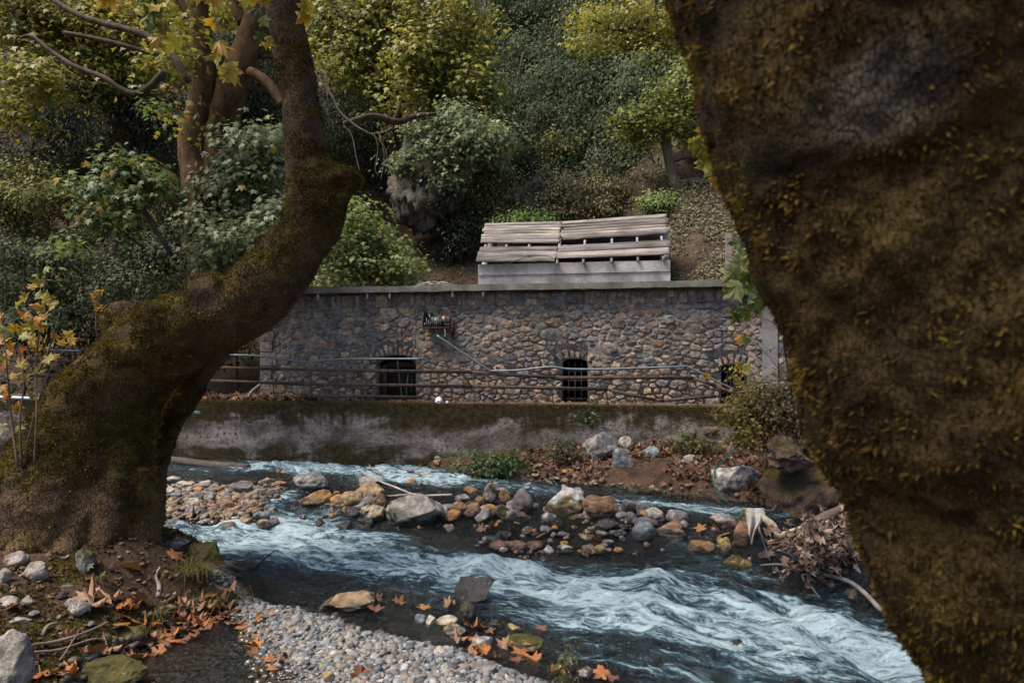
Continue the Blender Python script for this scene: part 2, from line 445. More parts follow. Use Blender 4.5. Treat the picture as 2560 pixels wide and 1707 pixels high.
def water_mat():
    t = NT('river_water'); fl = t.attr('flow', 'Vector'); fm = t.attr('foam', 'Fac')
    def fc(sx, sy): return t.coord((sx, sy, 1), src=fl)
    s1 = t.noise(fc(0.8, 3.2), 1.0, 5, 0.6, 0.9); s2 = t.noise(fc(2.4, 11.0), 1.0, 6, 0.65, 0.9); s3 = t.noise(fc(8, 26), 1.0, 5, 0.65, 0.5)
    lac = t.noise(fc(3.2, 7.5), 1.0, 7, 0.7, 2.2)
    sm = t.math('ADD', t.math('MULTIPLY', t.ramp(s1, .3, .7), 0.26), t.math('ADD', t.math('MULTIPLY', t.ramp(s2, .3, .7), 0.26), t.math('ADD', t.math('MULTIPLY', t.ramp(lac, .3, .7), 0.32), t.math('MULTIPLY', t.ramp(s3, .3, .7), 0.16))))
    k = t.math('SUBTRACT', sm, t.math('SUBTRACT', 0.97, fm))
    mask = t.math('MULTIPLY', t.ramp(k, -0.16, 0.44), 0.92, clamp=True)
    h = t.math('ADD', t.math('MULTIPLY', s1, 0.45), t.math('ADD', t.math('MULTIPLY', s2, 0.38), t.math('MULTIPLY', lac, 0.35)))
    b = t.bump(h, 1.0, 0.30); b = t.bump(s3, 0.6, 0.03, b)
    tr = t.n('BsdfTransparent'); tr.inputs[0].default_value = (0.46, 0.55, 0.57, 1)
    gl = t.n('BsdfGlossy'); gl.inputs['Roughness'].default_value = 0.08; gl.inputs['Color'].default_value = (1, 1, 1, 1); t.l(b, gl.inputs['Normal'])
    fr = t.n('Fresnel'); fr.inputs['IOR'].default_value = 1.5; t.l(b, fr.inputs['Normal'])
    m1 = t.n('MixShader'); t.l(fr.outputs[0], m1.inputs[0]); t.l(tr.outputs[0], m1.inputs[1]); t.l(gl.outputs[0], m1.inputs[2])
    df = t.n('BsdfDiffuse'); t.l(t.mix(t.ramp(k, 0.0, 0.36), (0.13, 0.27, 0.34), (0.58, 0.73, 0.79)), df.inputs[0]); t.l(b, df.inputs['Normal'])
    m2 = t.n('MixShader'); t.l(mask, m2.inputs[0]); t.l(m1.outputs[0], m2.inputs[1]); t.l(df.outputs[0], m2.inputs[2])
    t.l(m2.outputs[0], t.out.inputs[0]); t.t.nodes.remove(t.p)
    return t.m
M['water'] = water_mat()

def glass_sheet():
    t = NT('pale_sheet'); co = t.coord(); n = t.noise(co, 5, 3)
    t.set(Base_Color=t.mix(t.ramp(n, 0.3, 0.7), (0.55, 0.72, 0.76), (0.78, 0.88, 0.9)), Roughness=0.35)
    return t.m
M['sheet'] = glass_sheet()
# ------------------------------------------------------------------ the lie of the land
TH = math.atan2(1.8, 10.4)             # the terrace and the house run at this angle to the picture
O_L = np.array([0.0, 14.0])
CT, ST = cos(TH), sin(TH)
def to_local(X, Y): return (X - O_L[0]) * CT - (Y - O_L[1]) * ST, (X - O_L[0]) * ST + (Y - O_L[1]) * CT
def PL(x, y, d):
    """pixel -> (u, z) on the upright plane at depth d behind the retaining wall's face"""
    dx, dy, dz = (x - 1280) / FPX, 1.0, -(y - HOR) / FPX
    du, dv = dx * CT - dy * ST, dx * ST + dy * CT
    u0, v0 = to_local(0.0, 0.0)
    t = (d - v0) / dv
    return u0 + t * du, EYE + t * dz
def Yret(X): return 14.0 - np.tan(TH) * X

_RX = [-9, -6, -4, -3, -1.4, -.4, .75, 1.7, 3, 3.6, 4.4, 7]
_RY = [10.9, 10.9, 10.8, 10.7, 9.9, 10.2, 10.0, 9.3, 9.0, 8.2, 7.4, 7]
def Yrow(X): return np.interp(X, _RX, _RY)
def water_z(X, Y):
    near = np.interp(X, [-8, -4, -1, -.45, .2, 1.4, 2.2, 3.2, 5], [-.09, -.13, -.16, -.17, -.25, -.27, -.31, -.34, -.36])
    near = near - 0.24 * sstep(2.55, 3.05, X + 0.25 * (Y - 6.8)) * sstep(8.1, 7.4, Y)
    w = sstep(-0.45, 0.30, Y - Yrow(X))
    return near * (1 - w)
SHORE_L = [(-9, 9.6), (-5.6, 9.5), (-4.75, 9.0), (-4.1, 8.7), (-3.45, 8.0), (-2.95, 7.2), (-2.78, 6.75), (-3.05, 6.3), (-3.2, 5.8), (-3.25, 5.2), (-2.9, 4.3), (-2.2, 3.6), (3, 3.5), (12, 3.5), (12, -6), (-40, -6), (-40, 9.6)]
SHORE_R = [(-2.3, 14.7), (-1.5, 14.0), (-.7, 13.4), (.3, 12.8), (1.4, 12.15), (2.6, 11.55), (3.4, 11.1), (4.0, 10.5), (4.5, 9.3), (4.6, 8.2), (4.7, 7.2), (5.2, 6), (6.5, 5), (12, 4), (40, 4), (40, 14), (0, 15.5), (-2, 15)]
def hill_z(X, Y):
    y0 = 16.5 - 0.15 * X
    z = 1.15 + 0.9 * np.maximum(Y - y0, 0) + 1.6 * sstep(2.5, 5.5, X) * sstep(15.0, 17.5, Y)
    amp = sstep(17, 26, Y)
    return z + amp * (1.2 * n2(X, Y, 0.13, 3, 3) + 0.5 * n2(X, Y, 0.5, 5, 3)) + 0.06 * n2(X, Y, 2.0, 8, 2)
def gravel_sd(X, Y):
    ye = 6.92 - 0.56 * (X + 2.8); xl = -1.58 - (Y - 5.0) * 0.72
    return np.minimum((ye - Y) * 0.88, (X - xl) * 0.8) + 0.12 * n2(X, Y, 1.6, 21, 2)
def land_z(X, Y):
    X = np.asarray(X, float); Y = np.asarray(Y, float)
    wz = water_z(X, Y); nz = n2(X, Y, 1.3, 11, 4); nf = n2(X, Y, 6.0, 13, 3)
    bed = wz - 0.15 + 0.07 * nz + 0.025 * nf
    bed = bed + 0.10 * np.exp(-((Y - Yrow(X)) / 0.55) ** 2)
    lb = sstep(-6.6, -5.4, X) * sstep(-3.45, -4.1, X) * np.exp(-((Y - 11.0) / 1.15) ** 4)
    bed = np.maximum(bed, wz - 0.16 + 0.21 * lb + 0.03 * nf)
    mid = np.exp(-(((X - 0.1) / 1.0) ** 2 + ((Y - 9.0) / 0.45) ** 2)); bed = np.maximum(bed, wz - 0.15 + 0.15 * mid + 0.03 * nf)
    gs = gravel_sd(X, Y)
    grav = wz - 0.15 + 0.26 * sstep(-0.55, 0.40, gs) + 0.015 * nf
    z = np.maximum(bed, grav)
    dl = sdf_poly(X, Y, SHORE_L) + 0.10 * nz
    bank = -0.30 + 0.30 * sstep(-0.3, 0.10, dl) + 0.62 * (1 - np.exp(-np.maximum(dl, 0) / 0.85)) * sstep(3.0, 5.6, Y - 0.5 * (X + 4)) + 0.05 * nz + 0.03 * nf
    bank = bank + 0.26 * np.exp(-(((X + 3.75) / 0.55) ** 2 + ((Y - 6.55) / 0.32) ** 2))
    z = np.where(dl > -0.35, np.maximum(z, bank), z)
    dr = sdf_poly(X, Y, SHORE_R) + 0.12 * nz
    bank = -0.35 + 0.38 * sstep(-0.3, 0.12, dr) + 0.62 * (1 - np.exp(-np.maximum(dr, 0) / 1.1)) + 0.05 * nz + 0.03 * nf + 0.5 * sstep(4.0, 5.2, X) * sstep(0, 1, dr)
    z = np.where(dr > -0.35, np.maximum(z, bank), z)
    hz = hill_z(X, Y)
    k = sstep(0.18, 0.34, (Y - Yret(X)) * CT)
    return z * (1 - k) + hz * k
def surf_z(x, y): return max(float(water_z(x, y)), float(land_z(x, y)))
def ground_hit(px, py, lo=3.6, hi=16.0):
    """where the ray through a pixel meets ground or water"""
    t = np.arange(lo, hi, 0.04); P = np.stack([(px - 1280) / FPX * t, t, EYE - (py - HOR) / FPX * t], 1)
    s = np.maximum(water_z(P[:, 0], P[:, 1]), land_z(P[:, 0], P[:, 1]))
    i = np.nonzero(P[:, 2] <= s)[0]
    return P[i[0]] if len(i) else P[-1]

# ground sheet
def grid_xy(xs, ys):
    X, Y = np.meshgrid(xs, ys); nx, ny = len(xs), len(ys)
    i = np.arange(ny - 1)[:, None] * nx; j = np.arange(nx - 1)[None]
    F = np.stack([i + j, i + j + 1, i + nx + j + 1, i + nx + j], 2).reshape(-1, 4)
    return X.ravel(), Y.ravel(), F
xs = np.concatenate([np.arange(-70, -9, 1.2), np.arange(-9, 8, 0.085), np.arange(8, 70, 1.2)])
ys = np.concatenate([np.arange(-30, 3, 1.5), np.arange(3, 16.2, 0.085), np.arange(16.2, 40, 0.3), np.arange(40, 95, 1.5)])
X, Y, F = grid_xy(xs, ys)
Z = land_z(X, Y)
SOIL = np.array([0.060, 0.036, 0.024]); LITTER = np.array([0.066, 0.046, 0.033]); BED = np.array([0.070, 0.052, 0.040]); MOSSG = np.array([0.045, 0.038, 0.010]); GRIT = np.array([0.13, 0.105, 0.085])
c = np.tile(SOIL, (len(X), 1))
wet = Z < water_z(X, Y) + 0.03
c[wet] = BED
gsd = gravel_sd(X, Y); g = (gsd > -0.1) & (Y < 7.5) & (X < 3); c[g] = GRIT * 0.7
c[(Y > 17)] = LITTER * 0.85
mk = (n2(X, Y, 0.9, 31, 4) > 0.02) & ~wet & ~g & (Y < 9) & (X < -2)
c[mk] = MOSSG
ob('ground', mesh_np('ground', np.stack([X, Y, Z], 1), F, c, True, mats=M['ground']), kind='structure', label='brown earth banks, stony riverbed and leaf covered hillside')

# ------------------------------------------------------------------ the river
def foam_field(X, Y):
    f = np.zeros_like(X)
    def g(px, py, rs, rt, a, z=-0.2):
        Yc = (EYE - z) * FPX / (py - HOR); Xc = (px - 1280) / FPX * Yc
        dx, dy = X - Xc, Y - Yc; s = dx * 0.955 - dy * 0.296; t = dx * 0.296 + dy * 0.955
        f[:] += .8 * a * np.exp(-(s / (rs * 1.15)) ** 2 - (t / (rt * 1.35)) ** 2)
    # far channel under the retaining wall
    for px, py, rs, rt, am in [(700, 1158, .5, .35, 1.9), (620, 1165, .7, .35, 1.3), (800, 1170, .9, .45, 1.7), (950, 1172, 1.1, .45, 1.5), (1010, 1195, .8, .5, 1.6), (1120, 1200, .8, .4, 1.1), (450, 1175, .8, .4, .6), (1300, 1222, .9, .35, .9), (1600, 1255, 1.0, .35, 1.3), (1750, 1268, .9, .3, .9), (1880, 1285, .8, .3, .6)]: g(px, py, rs, rt, am, 0)
    # the chute between the stones and the rapid below it
    g(690, 1250, .30, .55, 2.0, -.05); g(720, 1300, .55, .45, 1.9, -.1); g(640, 1330, .8, .3, 1.0); g(860, 1345, .8, .3, .9); g(760, 1375, .9, .25, .8); g(560, 1375, .8, .2, .6); g(790, 1335, .6, .3, 1.1); g(690, 1340, .6, .3, .8); g(530, 1335, .7, .22, .9); g(420, 1325, .5, .2, .7)
    g(640, 1385, .9, .18, .95); g(860, 1370, .9, .25, .8); g(780, 1400, .9, .14, .8); g(1000, 1390, .8, .25, .7); g(930, 1430, .7, .16, .6); g(1090, 1420, .5, .2, .6)
    g(900, 1290, .2, .2, .7); g(830, 1290, .2, .25, .8)
    # standing wave in mid stream and its tail
    g(1230, 1405, .45, .20, 2.0); g(1300, 1445, .7, .22, 1.9); g(1430, 1475, .9, .18, 1.15); g(1560, 1490, .8, .2, .95); g(1200, 1470, .3, .12, .8); g(1640, 1430, .6, .25, .85); g(1720, 1470, .6, .25, .8); g(1500, 1440, .5, .2, .7); g(1660, 1530, .8, .2, .6)
    g(1800, 1400, .6, .3, .55); g(1700, 1360, .35, .2, .5); g(1640, 1560, .7, .2, .45); g(1500, 1540, .7, .2, .4); g(1400, 1520, .6, .15, .5)
    # the fall at lower right
    g(1960, 1530, .35, .4, 1.05, -.35); g(2060, 1560, .5, .35, 2.4, -.5); g(2150, 1620, .7, .35, 2.2, -.55); g(2050, 1660, .7, .25, 1.1, -.5); g(2240, 1690, .8, .3, 1.1, -.55); g(1850, 1640, .5, .2, .6, -.35); g(1900, 1690, .6, .2, .6, -.4); g(1750, 1700, .7, .2, .45, -.3)
    f[:] += .68 * np.exp(-((Y - (8.6 - .40 * (X + 3.3))) / np.interp(X, [-3, 0, 2.5], [1.0, 1.3, 2.1])) ** 2) * sstep(10.2, 9.2, Y) + .45 * np.exp(-((Y - (13.6 - .25 * (X + 2))) / 1.0) ** 2) * sstep(10, 11.5, Y)
    return 0.84 * (1 - np.exp(-1.05 * f)) - .03 * sstep(.6, .0, f)
xs = np.arange(-8.5, 6.5, 0.038); ys = np.concatenate([np.arange(4.2, 12.6, 0.036), np.arange(12.6, 16.0, 0.06)])
X, Y, F = grid_xy(xs, ys)
Zw = water_z(X, Y); foam = foam_field(X, Y)
wx = 0.22 * n2(X, Y, 0.9, 41, 2); wy = 0.22 * n2(X, Y, 0.9, 43, 2)
s = (X + wx) * 0.955 - (Y + wy) * 0.296; t = (X + wx) * 0.296 + (Y + wy) * 0.955
t = t + 0.10 * np.sin(s * 1.7 + 2 * n2(X, Y, 0.5, 47, 2))
flow = np.stack([s, t, np.zeros_like(s)], 1)
still = sstep(-3.0, -2.0, X - 0.4 * (Y - 5.2)) ; still = np.maximum(still, sstep(6.4, 7.0, Y))
wave = fbm(np.stack([s * 1.5, t * 4.2, s * 0 + 3.1], 1), 4, 51)
lump = fbm(np.stack([s * 3.2, t * 6.0, s * 0 + 1.1], 1), 4, 57)
Zw = Zw + still * ((0.042 + 0.11 * np.clip(foam, 0, 1)) * wave + (0.022 + 0.09 * np.clip(foam, 0, 1.2)) * lump)
def crest(px, py, rs, rt, h, z=-.2):
    Yc = (EYE - z) * FPX / (py - HOR); Xc = (px - 1280) / FPX * Yc
    dx, dy = X - Xc, Y - Yc; a = dx * 0.9 - dy * 0.43; b = dx * 0.43 + dy * 0.9
    return 1.45 * h * np.exp(-(a / rs) ** 2 - (b / rt) ** 2)
Zw += crest(1215, 1425, .20, .42, .13) + crest(1330, 1430, .28, .30, .08) + crest(1640, 1455, .22, .35, .09) + crest(690, 1165, .16, .2, .14, 0) + crest(560, 1340, .35, .16, .07) + crest(2080, 1570, .25, .4, .07, -.5) + crest(640, 1390, .5, .1, .05)
land = land_z(X, Y)
q = np.nonzero((Zw - land)[F].max(1) > -0.12)[0]
F = F[q]; used = np.zeros(len(X), bool); used[F.ravel()] = True; remap = np.cumsum(used) - 1
ob('river_water', mesh_np('river_water', np.stack([X, Y, Zw], 1)[used], remap[F], None, True, {'foam': foam[used], 'flow': flow[used]}, M['water']), kind='structure', label='fast shallow stream with white water over dark stones')

# ------------------------------------------------------------------ retaining wall and terrace
def rough_box(a, b, step, amp, seed, freq=3.0, top_only=False):
    """box with subdivided, slightly uneven faces"""
    a = np.array(a, float); b = np.array(b, float); mb = MB()
    for ax in range(3):
        for sgn in (0, 1):
            o1, o2 = [k for k in range(3) if k != ax]
            n1 = max(1, int((b[o1] - a[o1]) / step)); n2_ = max(1, int((b[o2] - a[o2]) / step))
            U, Vv, Fq = grid_xy(np.linspace(a[o1], b[o1], n1 + 1), np.linspace(a[o2], b[o2], n2_ + 1))
            P = np.zeros((len(U), 3)); P[:, o1] = U; P[:, o2] = Vv; P[:, ax] = (b if sgn else a)[ax]
            if (sgn == 1) == (ax == 1): Fq = Fq[:, ::-1]
            mb.add(P, Fq)
    V = np.vstack(mb.V); Fx = np.vstack(mb.F)
    V = V + amp * np.stack([fbm(V * freq + 5 * k, 3, seed + k) for k in range(3)], 1)
    return V, Fx
ret = thing('retaining_wall', 'long low moss stained concrete retaining wall along the stream', 'wall', (0, 14.0, 0), rotz=-TH)
V, F = rough_box((-14, 0, -0.6), (6.5, 0.42, 1.3), 0.09, 0.016, 60, 2.0)
ob('wall_body', mesh_np('wall_body', V, F, None, True, mats=M['retaining']), ret)
# moss cushion along the top edge
rng = np.random.default_rng(3)
n = 9000; u = rng.uniform(-14, 4.2, n); dens = fbm(np.stack([u * 1.2, u * 0, u * 0], 1), 3, 5)
d = np.abs(rng.normal(0, 0.10, n)); front = rng.random(n) < 0.25
C = np.stack([u, np.where(front, -0.012, d), np.where(front, 1.29 - np.abs(rng.normal(0, .05, n)), 1.30)], 1)[(dens > -0.35) | (rng.random(n) < .4)]
Nn = np.tile([0, -0.35, 1.0], (len(C), 1)) + rng.normal(0, .5, (len(C), 3))
mc = np.array([[.16, .10, .018], [.09, .065, .012], [.20, .13, .03]])[rng.integers(0, 3, len(C))] * rng.uniform(.6, 1.1, (len(C), 1))
V, F, cc = stamp(*BLADE, C, frames(Nn, rng), np.stack([rng.uniform(.012, .03, len(C))] * 2 + [rng.uniform(.008, .022, len(C))], 1), mc)
ob('moss_fringe', mesh_np('moss_fringe', V, F, cc, mats=M['moss']), ret, kind='stuff')
# rough footing stones showing at the wall's right end
def rock_mesh(name, size, seed, col, sub=3, facet=0.75, mat='rock', wetline=None, col2=None, mossy=0.0, lump=0.22):
    rng = np.random.default_rng(seed); V, F = ICO[sub]; V = V.copy()
    D = rng.normal(0, 1, (11, 3)); D /= np.linalg.norm(D, axis=1)[:, None]
    for dd in D:                                   # flat worn faces
        lim = rng.uniform(facet - .2, .98); h = V @ dd; over = h > lim
        V[over] -= (h[over] - lim)[:, None] * dd * 0.93
    V = V * (1 + lump * fbm(V * 1.4 + seed * 1.7, 3, seed)[:, None] + 0.11 * fbm(V * 4 + seed, 4, seed + 9)[:, None])
    V = V / np.abs(V).max(0) * np.array(size)
    n1 = fbm(V * (2.2 / max(size)) + seed, 4, seed + 3)[:, None]
    c = np.array(col) * (1 + 0.35 * n1)
    if col2 is not None: c = c * (1 - sstep(-.15, .2, n1 + 0.25 * V[:, 2:3] / size[2])) + np.array(col2) * sstep(-.15, .2, n1 + 0.25 * V[:, 2:3] / size[2])
    if mossy > 0:
        Nn = vnormals(V, F); mk = sstep(0.55 - mossy, 0.8 - mossy, Nn[:, 2] * .5 + 0.5 * fbm(V * 4 / max(size) + 3, 3, seed + 5) + .2)[:, None]
        c = c * (1 - mk) + np.array([0.055, 0.046, 0.010]) * mk
    wet = np.zeros(len(V)) if wetline is None else sstep(wetline + 0.05, wetline - 0.01, V[:, 2] + 0.03 * n1[:, 0])
    return mesh_np(name, V, F, np.clip(c, 0.004, 0.9), True, {'wet': wet}, M[mat])
k = 0
for px0, px1, py0, py1 in [(1655, 1712, 1083, 1118), (1640, 1690, 1108, 1128), (1700, 1752, 1068, 1095), (1755, 1800, 1062, 1092), (1712, 1760, 1096, 1122), (1770, 1812, 1094, 1118), (1615, 1655, 1096, 1114)]:
    u0, z1 = PL(px0, py0, -0.02); u1, z0 = PL(px1, py1, -0.02)
    ob('footing_stone', rock_mesh('footing_stone', ((u1 - u0) / 2, .10, (z1 - z0) / 2), 200 + k, (0.11, 0.085, 0.075), 2), ret, loc=((u0 + u1) / 2, 0.02, (z0 + z1) / 2)); k += 1
# terrace floor behind the wall
V, F = rough_box((-16, 0.424, 0.9), (9, 4.0, 1.285), 0.25, 0.02, 66, 1.5)
tf = ob('terrace_pavement', mesh_np('terrace_pavement', V, F, np.tile([.10, .075, .055], (len(V), 1)), True, mats=M['ground']), kind='structure', label='earth covered terrace between the wall and the house', loc=(0, 14.0, 0)); tf.rotation_euler = (0, 0, -TH)

# ------------------------------------------------------------------ stone house
house = thing('stone_house', 'long low rubble stone building with flat concrete roof beside the stream', 'building', (0, 14.0, 0), rotz=-TH)
DW = 1.20                                 # depth of the house front behind the wall face
UL, _ = PL(656, 900, DW); UR = 8.2; ZB, ZT = 1.24, 3.74
def opening(x0, x1, ytop, xs, rise):
    a, _ = PL(x0, 900, DW); b, _ = PL(x1, 900, DW); _, zt = PL((x0 + x1) / 2, ytop, DW)
    return dict(a=a, b=b, zt=zt, zs=zt - rise)
OPEN = [opening(941, 1040, 888, 0, .24), opening(1405, 1469, 897, 0, .10), opening(1803, 1869, 912, 0, .06)]
mb = MB()
edges = [UL] + [e for o in OPEN for e in (o['a'], o['b'])] + [UR]
TK = 0.5
for i in range(0, len(edges), 2): mb.add(*box_mm((edges[i], DW, ZB), (edges[i + 1], DW + TK, ZT)), (.200, .178, .165))
def arch_z(o, u):
    h = (o['b'] - o['a']) / 2; m = (o['a'] + o['b']) / 2; x = np.clip((u - m) / h, -1, 1)
    return o['zs'] + (o['zt'] - o['zs']) * np.sqrt(np.maximum(1 - x * x, 0)) ** 0.8
for o in OPEN:
    us = np.linspace(o['a'], o['b'], 13)
    for p, q in zip(us[:-1], us[1:]):
        zp, zq = arch_z(o, p), arch_z(o, q)
        Vv = [(p, DW, zp), (q, DW, zq), (q, DW + TK, zq), (p, DW + TK, zp), (p, DW, ZT), (q, DW, ZT), (q, DW + TK, ZT), (p, DW + TK, ZT)]
        mb.add(np.array(Vv), BOXF, (.200, .178, .165))
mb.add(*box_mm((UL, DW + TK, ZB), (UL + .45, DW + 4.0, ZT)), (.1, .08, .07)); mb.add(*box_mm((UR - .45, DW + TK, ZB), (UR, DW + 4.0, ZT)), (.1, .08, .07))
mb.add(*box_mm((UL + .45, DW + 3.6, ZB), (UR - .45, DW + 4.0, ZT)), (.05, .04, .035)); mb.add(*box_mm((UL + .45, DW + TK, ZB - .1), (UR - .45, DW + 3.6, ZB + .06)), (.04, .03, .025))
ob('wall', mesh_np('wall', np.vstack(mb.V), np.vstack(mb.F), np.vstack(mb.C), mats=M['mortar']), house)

# rubble: irregular cells, each stone its own domed lump
def clip_poly(P, nx, ny, c):
    out = []
    for i in range(len(P)):
        a, b = P[i], P[(i + 1) % len(P)]
        da, db = a[0] * nx + a[1] * ny - c, b[0] * nx + b[1] * ny - c
        if da <= 0: out.append(a)
        if (da < 0) != (db < 0) and da != db:
            t = da / (da - db); out.append((a[0] + t * (b[0] - a[0]), a[1] + t * (b[1] - a[1])))
    return out
rng = np.random.default_rng(11)
AN = 1.62
sites = []
tries = 0
while len(sites) < 1420 and tries < 80000:
    tries += 1
    u = rng.uniform(UL, 8.1); z = rng.uniform(ZB, ZT - .33) * AN
    rmin = rng.choice([0.085, 0.13, 0.19, 0.26], p=[.40, .32, .20, .08])
    if all((u - p[0]) ** 2 + (z - p[1]) ** 2 > ((rmin + p[2]) * .62) ** 2 * 1.9 for p in sites): sites.append((u, z, rmin))
S = np.array(sites)
stones = []
def near_open(u, z):
    for o in OPEN:
        if o['a'] - .0 < u < o['b'] + .0 and z < o['zt'] + .30: return True
        if o['a'] - .16 < u < o['b'] + .16 and o['zs'] - .02 < z < o['zt'] + .30: return True
    return False
for i, (u, z, r) in enumerate(S):
    if near_open(u, z / AN): continue
    P = [(u - .5, z - .5), (u + .5, z - .5), (u + .5, z + .5), (u - .5, z + .5)]
    dd = (S[:, 0] - u) ** 2 + (S[:, 1] - z) ** 2; idx = np.argsort(dd)[1:26]
    for j in idx:
        du, dz = S[j, 0] - u, S[j, 1] - z; L = math.hypot(du, dz)
        wgt = (L * L + r * r - S[j, 2] ** 2) / (2 * L)
        P = clip_poly(P, du / L, dz / L, (u * du + z * dz) / L + wgt)
        if len(P) < 3: break
    if len(P) < 3: continue
    P = [(a, b / AN) for a, b in P]
    P = clip_poly(P, -1, 0, -UL - .01); P = clip_poly(P, 0, 1, ZT - .33) if len(P) > 2 else P; P = clip_poly(P, 0, -1, -ZB) if len(P) > 2 else P
    zc = z / AN
    for o in OPEN:
        if len(P) < 3: break
        if zc < o['zs'] + .02:
            if u < o['a']: P = clip_poly(P, 1, 0, o['a'] - .005)
            elif u > o['b']: P = clip_poly(P, -1, 0, -o['b'] - .005)
        elif o['a'] - .4 < u < o['b'] + .4 and zc < o['zt'] + .6:
            if zc > o['zt'] + .28: P = clip_poly(P, 0, -1, -(o['zt'] + .28))
            elif u < o['a']: P = clip_poly(P, 1, 0, o['a'] - .15)
            else: P = clip_poly(P, -1, 0, -(o['b'] + .15))
    if len(P) >= 3: stones.append(P)
# squared stones of the top course under the slab
u = UL + .02
while u < 7.9:
    w = rng.choice([.11, .16, .26, .34]) * rng.uniform(.8, 1.2)
    if w < .2 or rng.random() < .5:
        stones.append([(u, ZT - .32), (u + w, ZT - .32 + rng.uniform(-.01, .01)), (u + w, ZT - .03), (u, ZT - .03)])
    else:
        h = rng.uniform(.12, .17); stones.append([(u, ZT - .32), (u + w, ZT - .32), (u + w, ZT - .32 + h), (u, ZT - .32 + h)]); stones.append([(u, ZT - .31 + h), (u + w, ZT - .31 + h), (u + w, ZT - .03), (u, ZT - .03)])
    u += w + .008
# radiating stones over the openings
for o in OPEN:
    m = (o['a'] + o['b']) / 2; hw = (o['b'] - o['a']) / 2; n = max(5, int(hw * 2 / .085))
    for k in range(n):
        a0, a1 = [-1.15 + 2.3 * q / n for q in (k + .04, k + .96)]
        L = rng.uniform(.18, .27)
        def pt(a, e):
            uu = m + a * hw; zz = float(arch_z(o, uu)); nx, nz = a * .55, 1.0; q = math.hypot(nx, nz)
            return (uu + e * nx / q, zz + e * nz / q)
        stones.append([pt(a0, .008), pt(a1, .008), pt(a1, L), pt(a0, L)])
def chaikin(P):
    out = []
    for i in range(len(P)):
        a, b = np.array(P[i]), np.array(P[(i + 1) % len(P)]); out += [a * .8 + b * .2, a * .2 + b * .8]
    return out
PAL = np.array([[.170, .134, .115], [.135, .115, .105], [.215, .160, .118], [.175, .122, .095], [.105, .102, .105], [.150, .130, .120], [.235, .185, .145], [.115, .097, .090], [.165, .148, .138], [.145, .118, .102]])
built = []
for si, P in enumerate(stones):
    P = np.array(P); A = 0.5 * abs(np.dot(P[:, 0], np.roll(P[:, 1], 1)) - np.dot(P[:, 1], np.roll(P[:, 0], 1)))
    if A < .0016: continue
    ctr = P.mean(0); sz = math.sqrt(A)
    Q = []
    for i in range(len(P)):
        a, b = P[i], P[(i + 1) % len(P)]; Lq = np.linalg.norm(b - a)
        for q in range(max(1, int(Lq / .05))): Q.append(a + (b - a) * q / max(1, int(Lq / .05)))
    P = np.array(Q)
    if len(P) < 6: P = np.array(chaikin(P))
    gap = min(.014, sz * .11)
    d = ctr - P; L = np.linalg.norm(d, axis=1)[:, None]; P = P + d / L * np.minimum(gap * rng.uniform(.8, 1.9, (len(P), 1)), L * .4)
    P = P + rng.normal(0, .012 + .018 * sz, P.shape) * .6
    n = len(P); p = rng.uniform(.006, .028) * min(1.3, .5 + sz * 2.6)
    rings = [(1.0, .012), (.96, -p * .45), (.86, -p * .85), (.5, -p * 1.08)]
    V = []
    tilt = rng.normal(0, .10, 2)
    for sc, y in rings:
        Q = ctr + (P - ctr) * sc
        V.append(np.stack([Q[:, 0], np.full(n, DW + y) + ((Q - ctr) @ tilt if y < 0 else 0), Q[:, 1]], 1))
    V.append(np.array([[ctr[0], DW - p * 1.0, ctr[1]]])); V = np.vstack(V)
    inn = V[:, 1] < DW; V[inn, 1] += rng.normal(0, p * .30, inn.sum())
    V[inn, 1] = np.minimum(V[inn, 1], DW - .003)
    F = []
    for r in range(3):
        for i in range(n):
            a, b = r * n + i, r * n + (i + 1) % n; F += [[a, b, b + n], [a, b + n, a + n]]
    F += [[3 * n + i, 3 * n + (i + 1) % n, 4 * n] for i in range(n)]
    cc = PAL[rng.integers(0, len(PAL))] * rng.uniform(.95, 1.6) * np.array([1.04, 1.0, .96])
    if rng.random() < .022: cc = np.array([.22, .115, .062])
    built.append((A, V, np.array(F), cc))
built.sort(key=lambda b: -b[0])
for A, V, F, cc in built[:300]:
    ctr = V.mean(0)
    ob('stone', mesh_np('stone', V, F, np.tile(cc, (len(V), 1)), True, mats=M['wall_stone']), house)
mb = MB()
for A, V, F, cc in built[300:]: mb.add(V, F, cc)
ob('small_stones', mb.mesh('small_stones', M['wall_stone'], True), house, kind='stuff')
# big corner stones at the left edge
z = ZB
for k in range(9):
    h = rng.uniform(.2, .33); w = rng.uniform(.26, .44)
    V, F = rough_box((UL - .035, DW - .05, z + .008), (UL + w * .85, DW + .3, min(z + h, ZT) - .008), .09, .016, 300 + k, 6)
    ob('corner_stone', mesh_np('corner_stone', V, F, np.tile(PAL[[0, 5, 1, 8][k % 4]] * 1.05, (len(V), 1)), True, mats=M['wall_stone']), house); z += h
    if z > ZT - .1: break

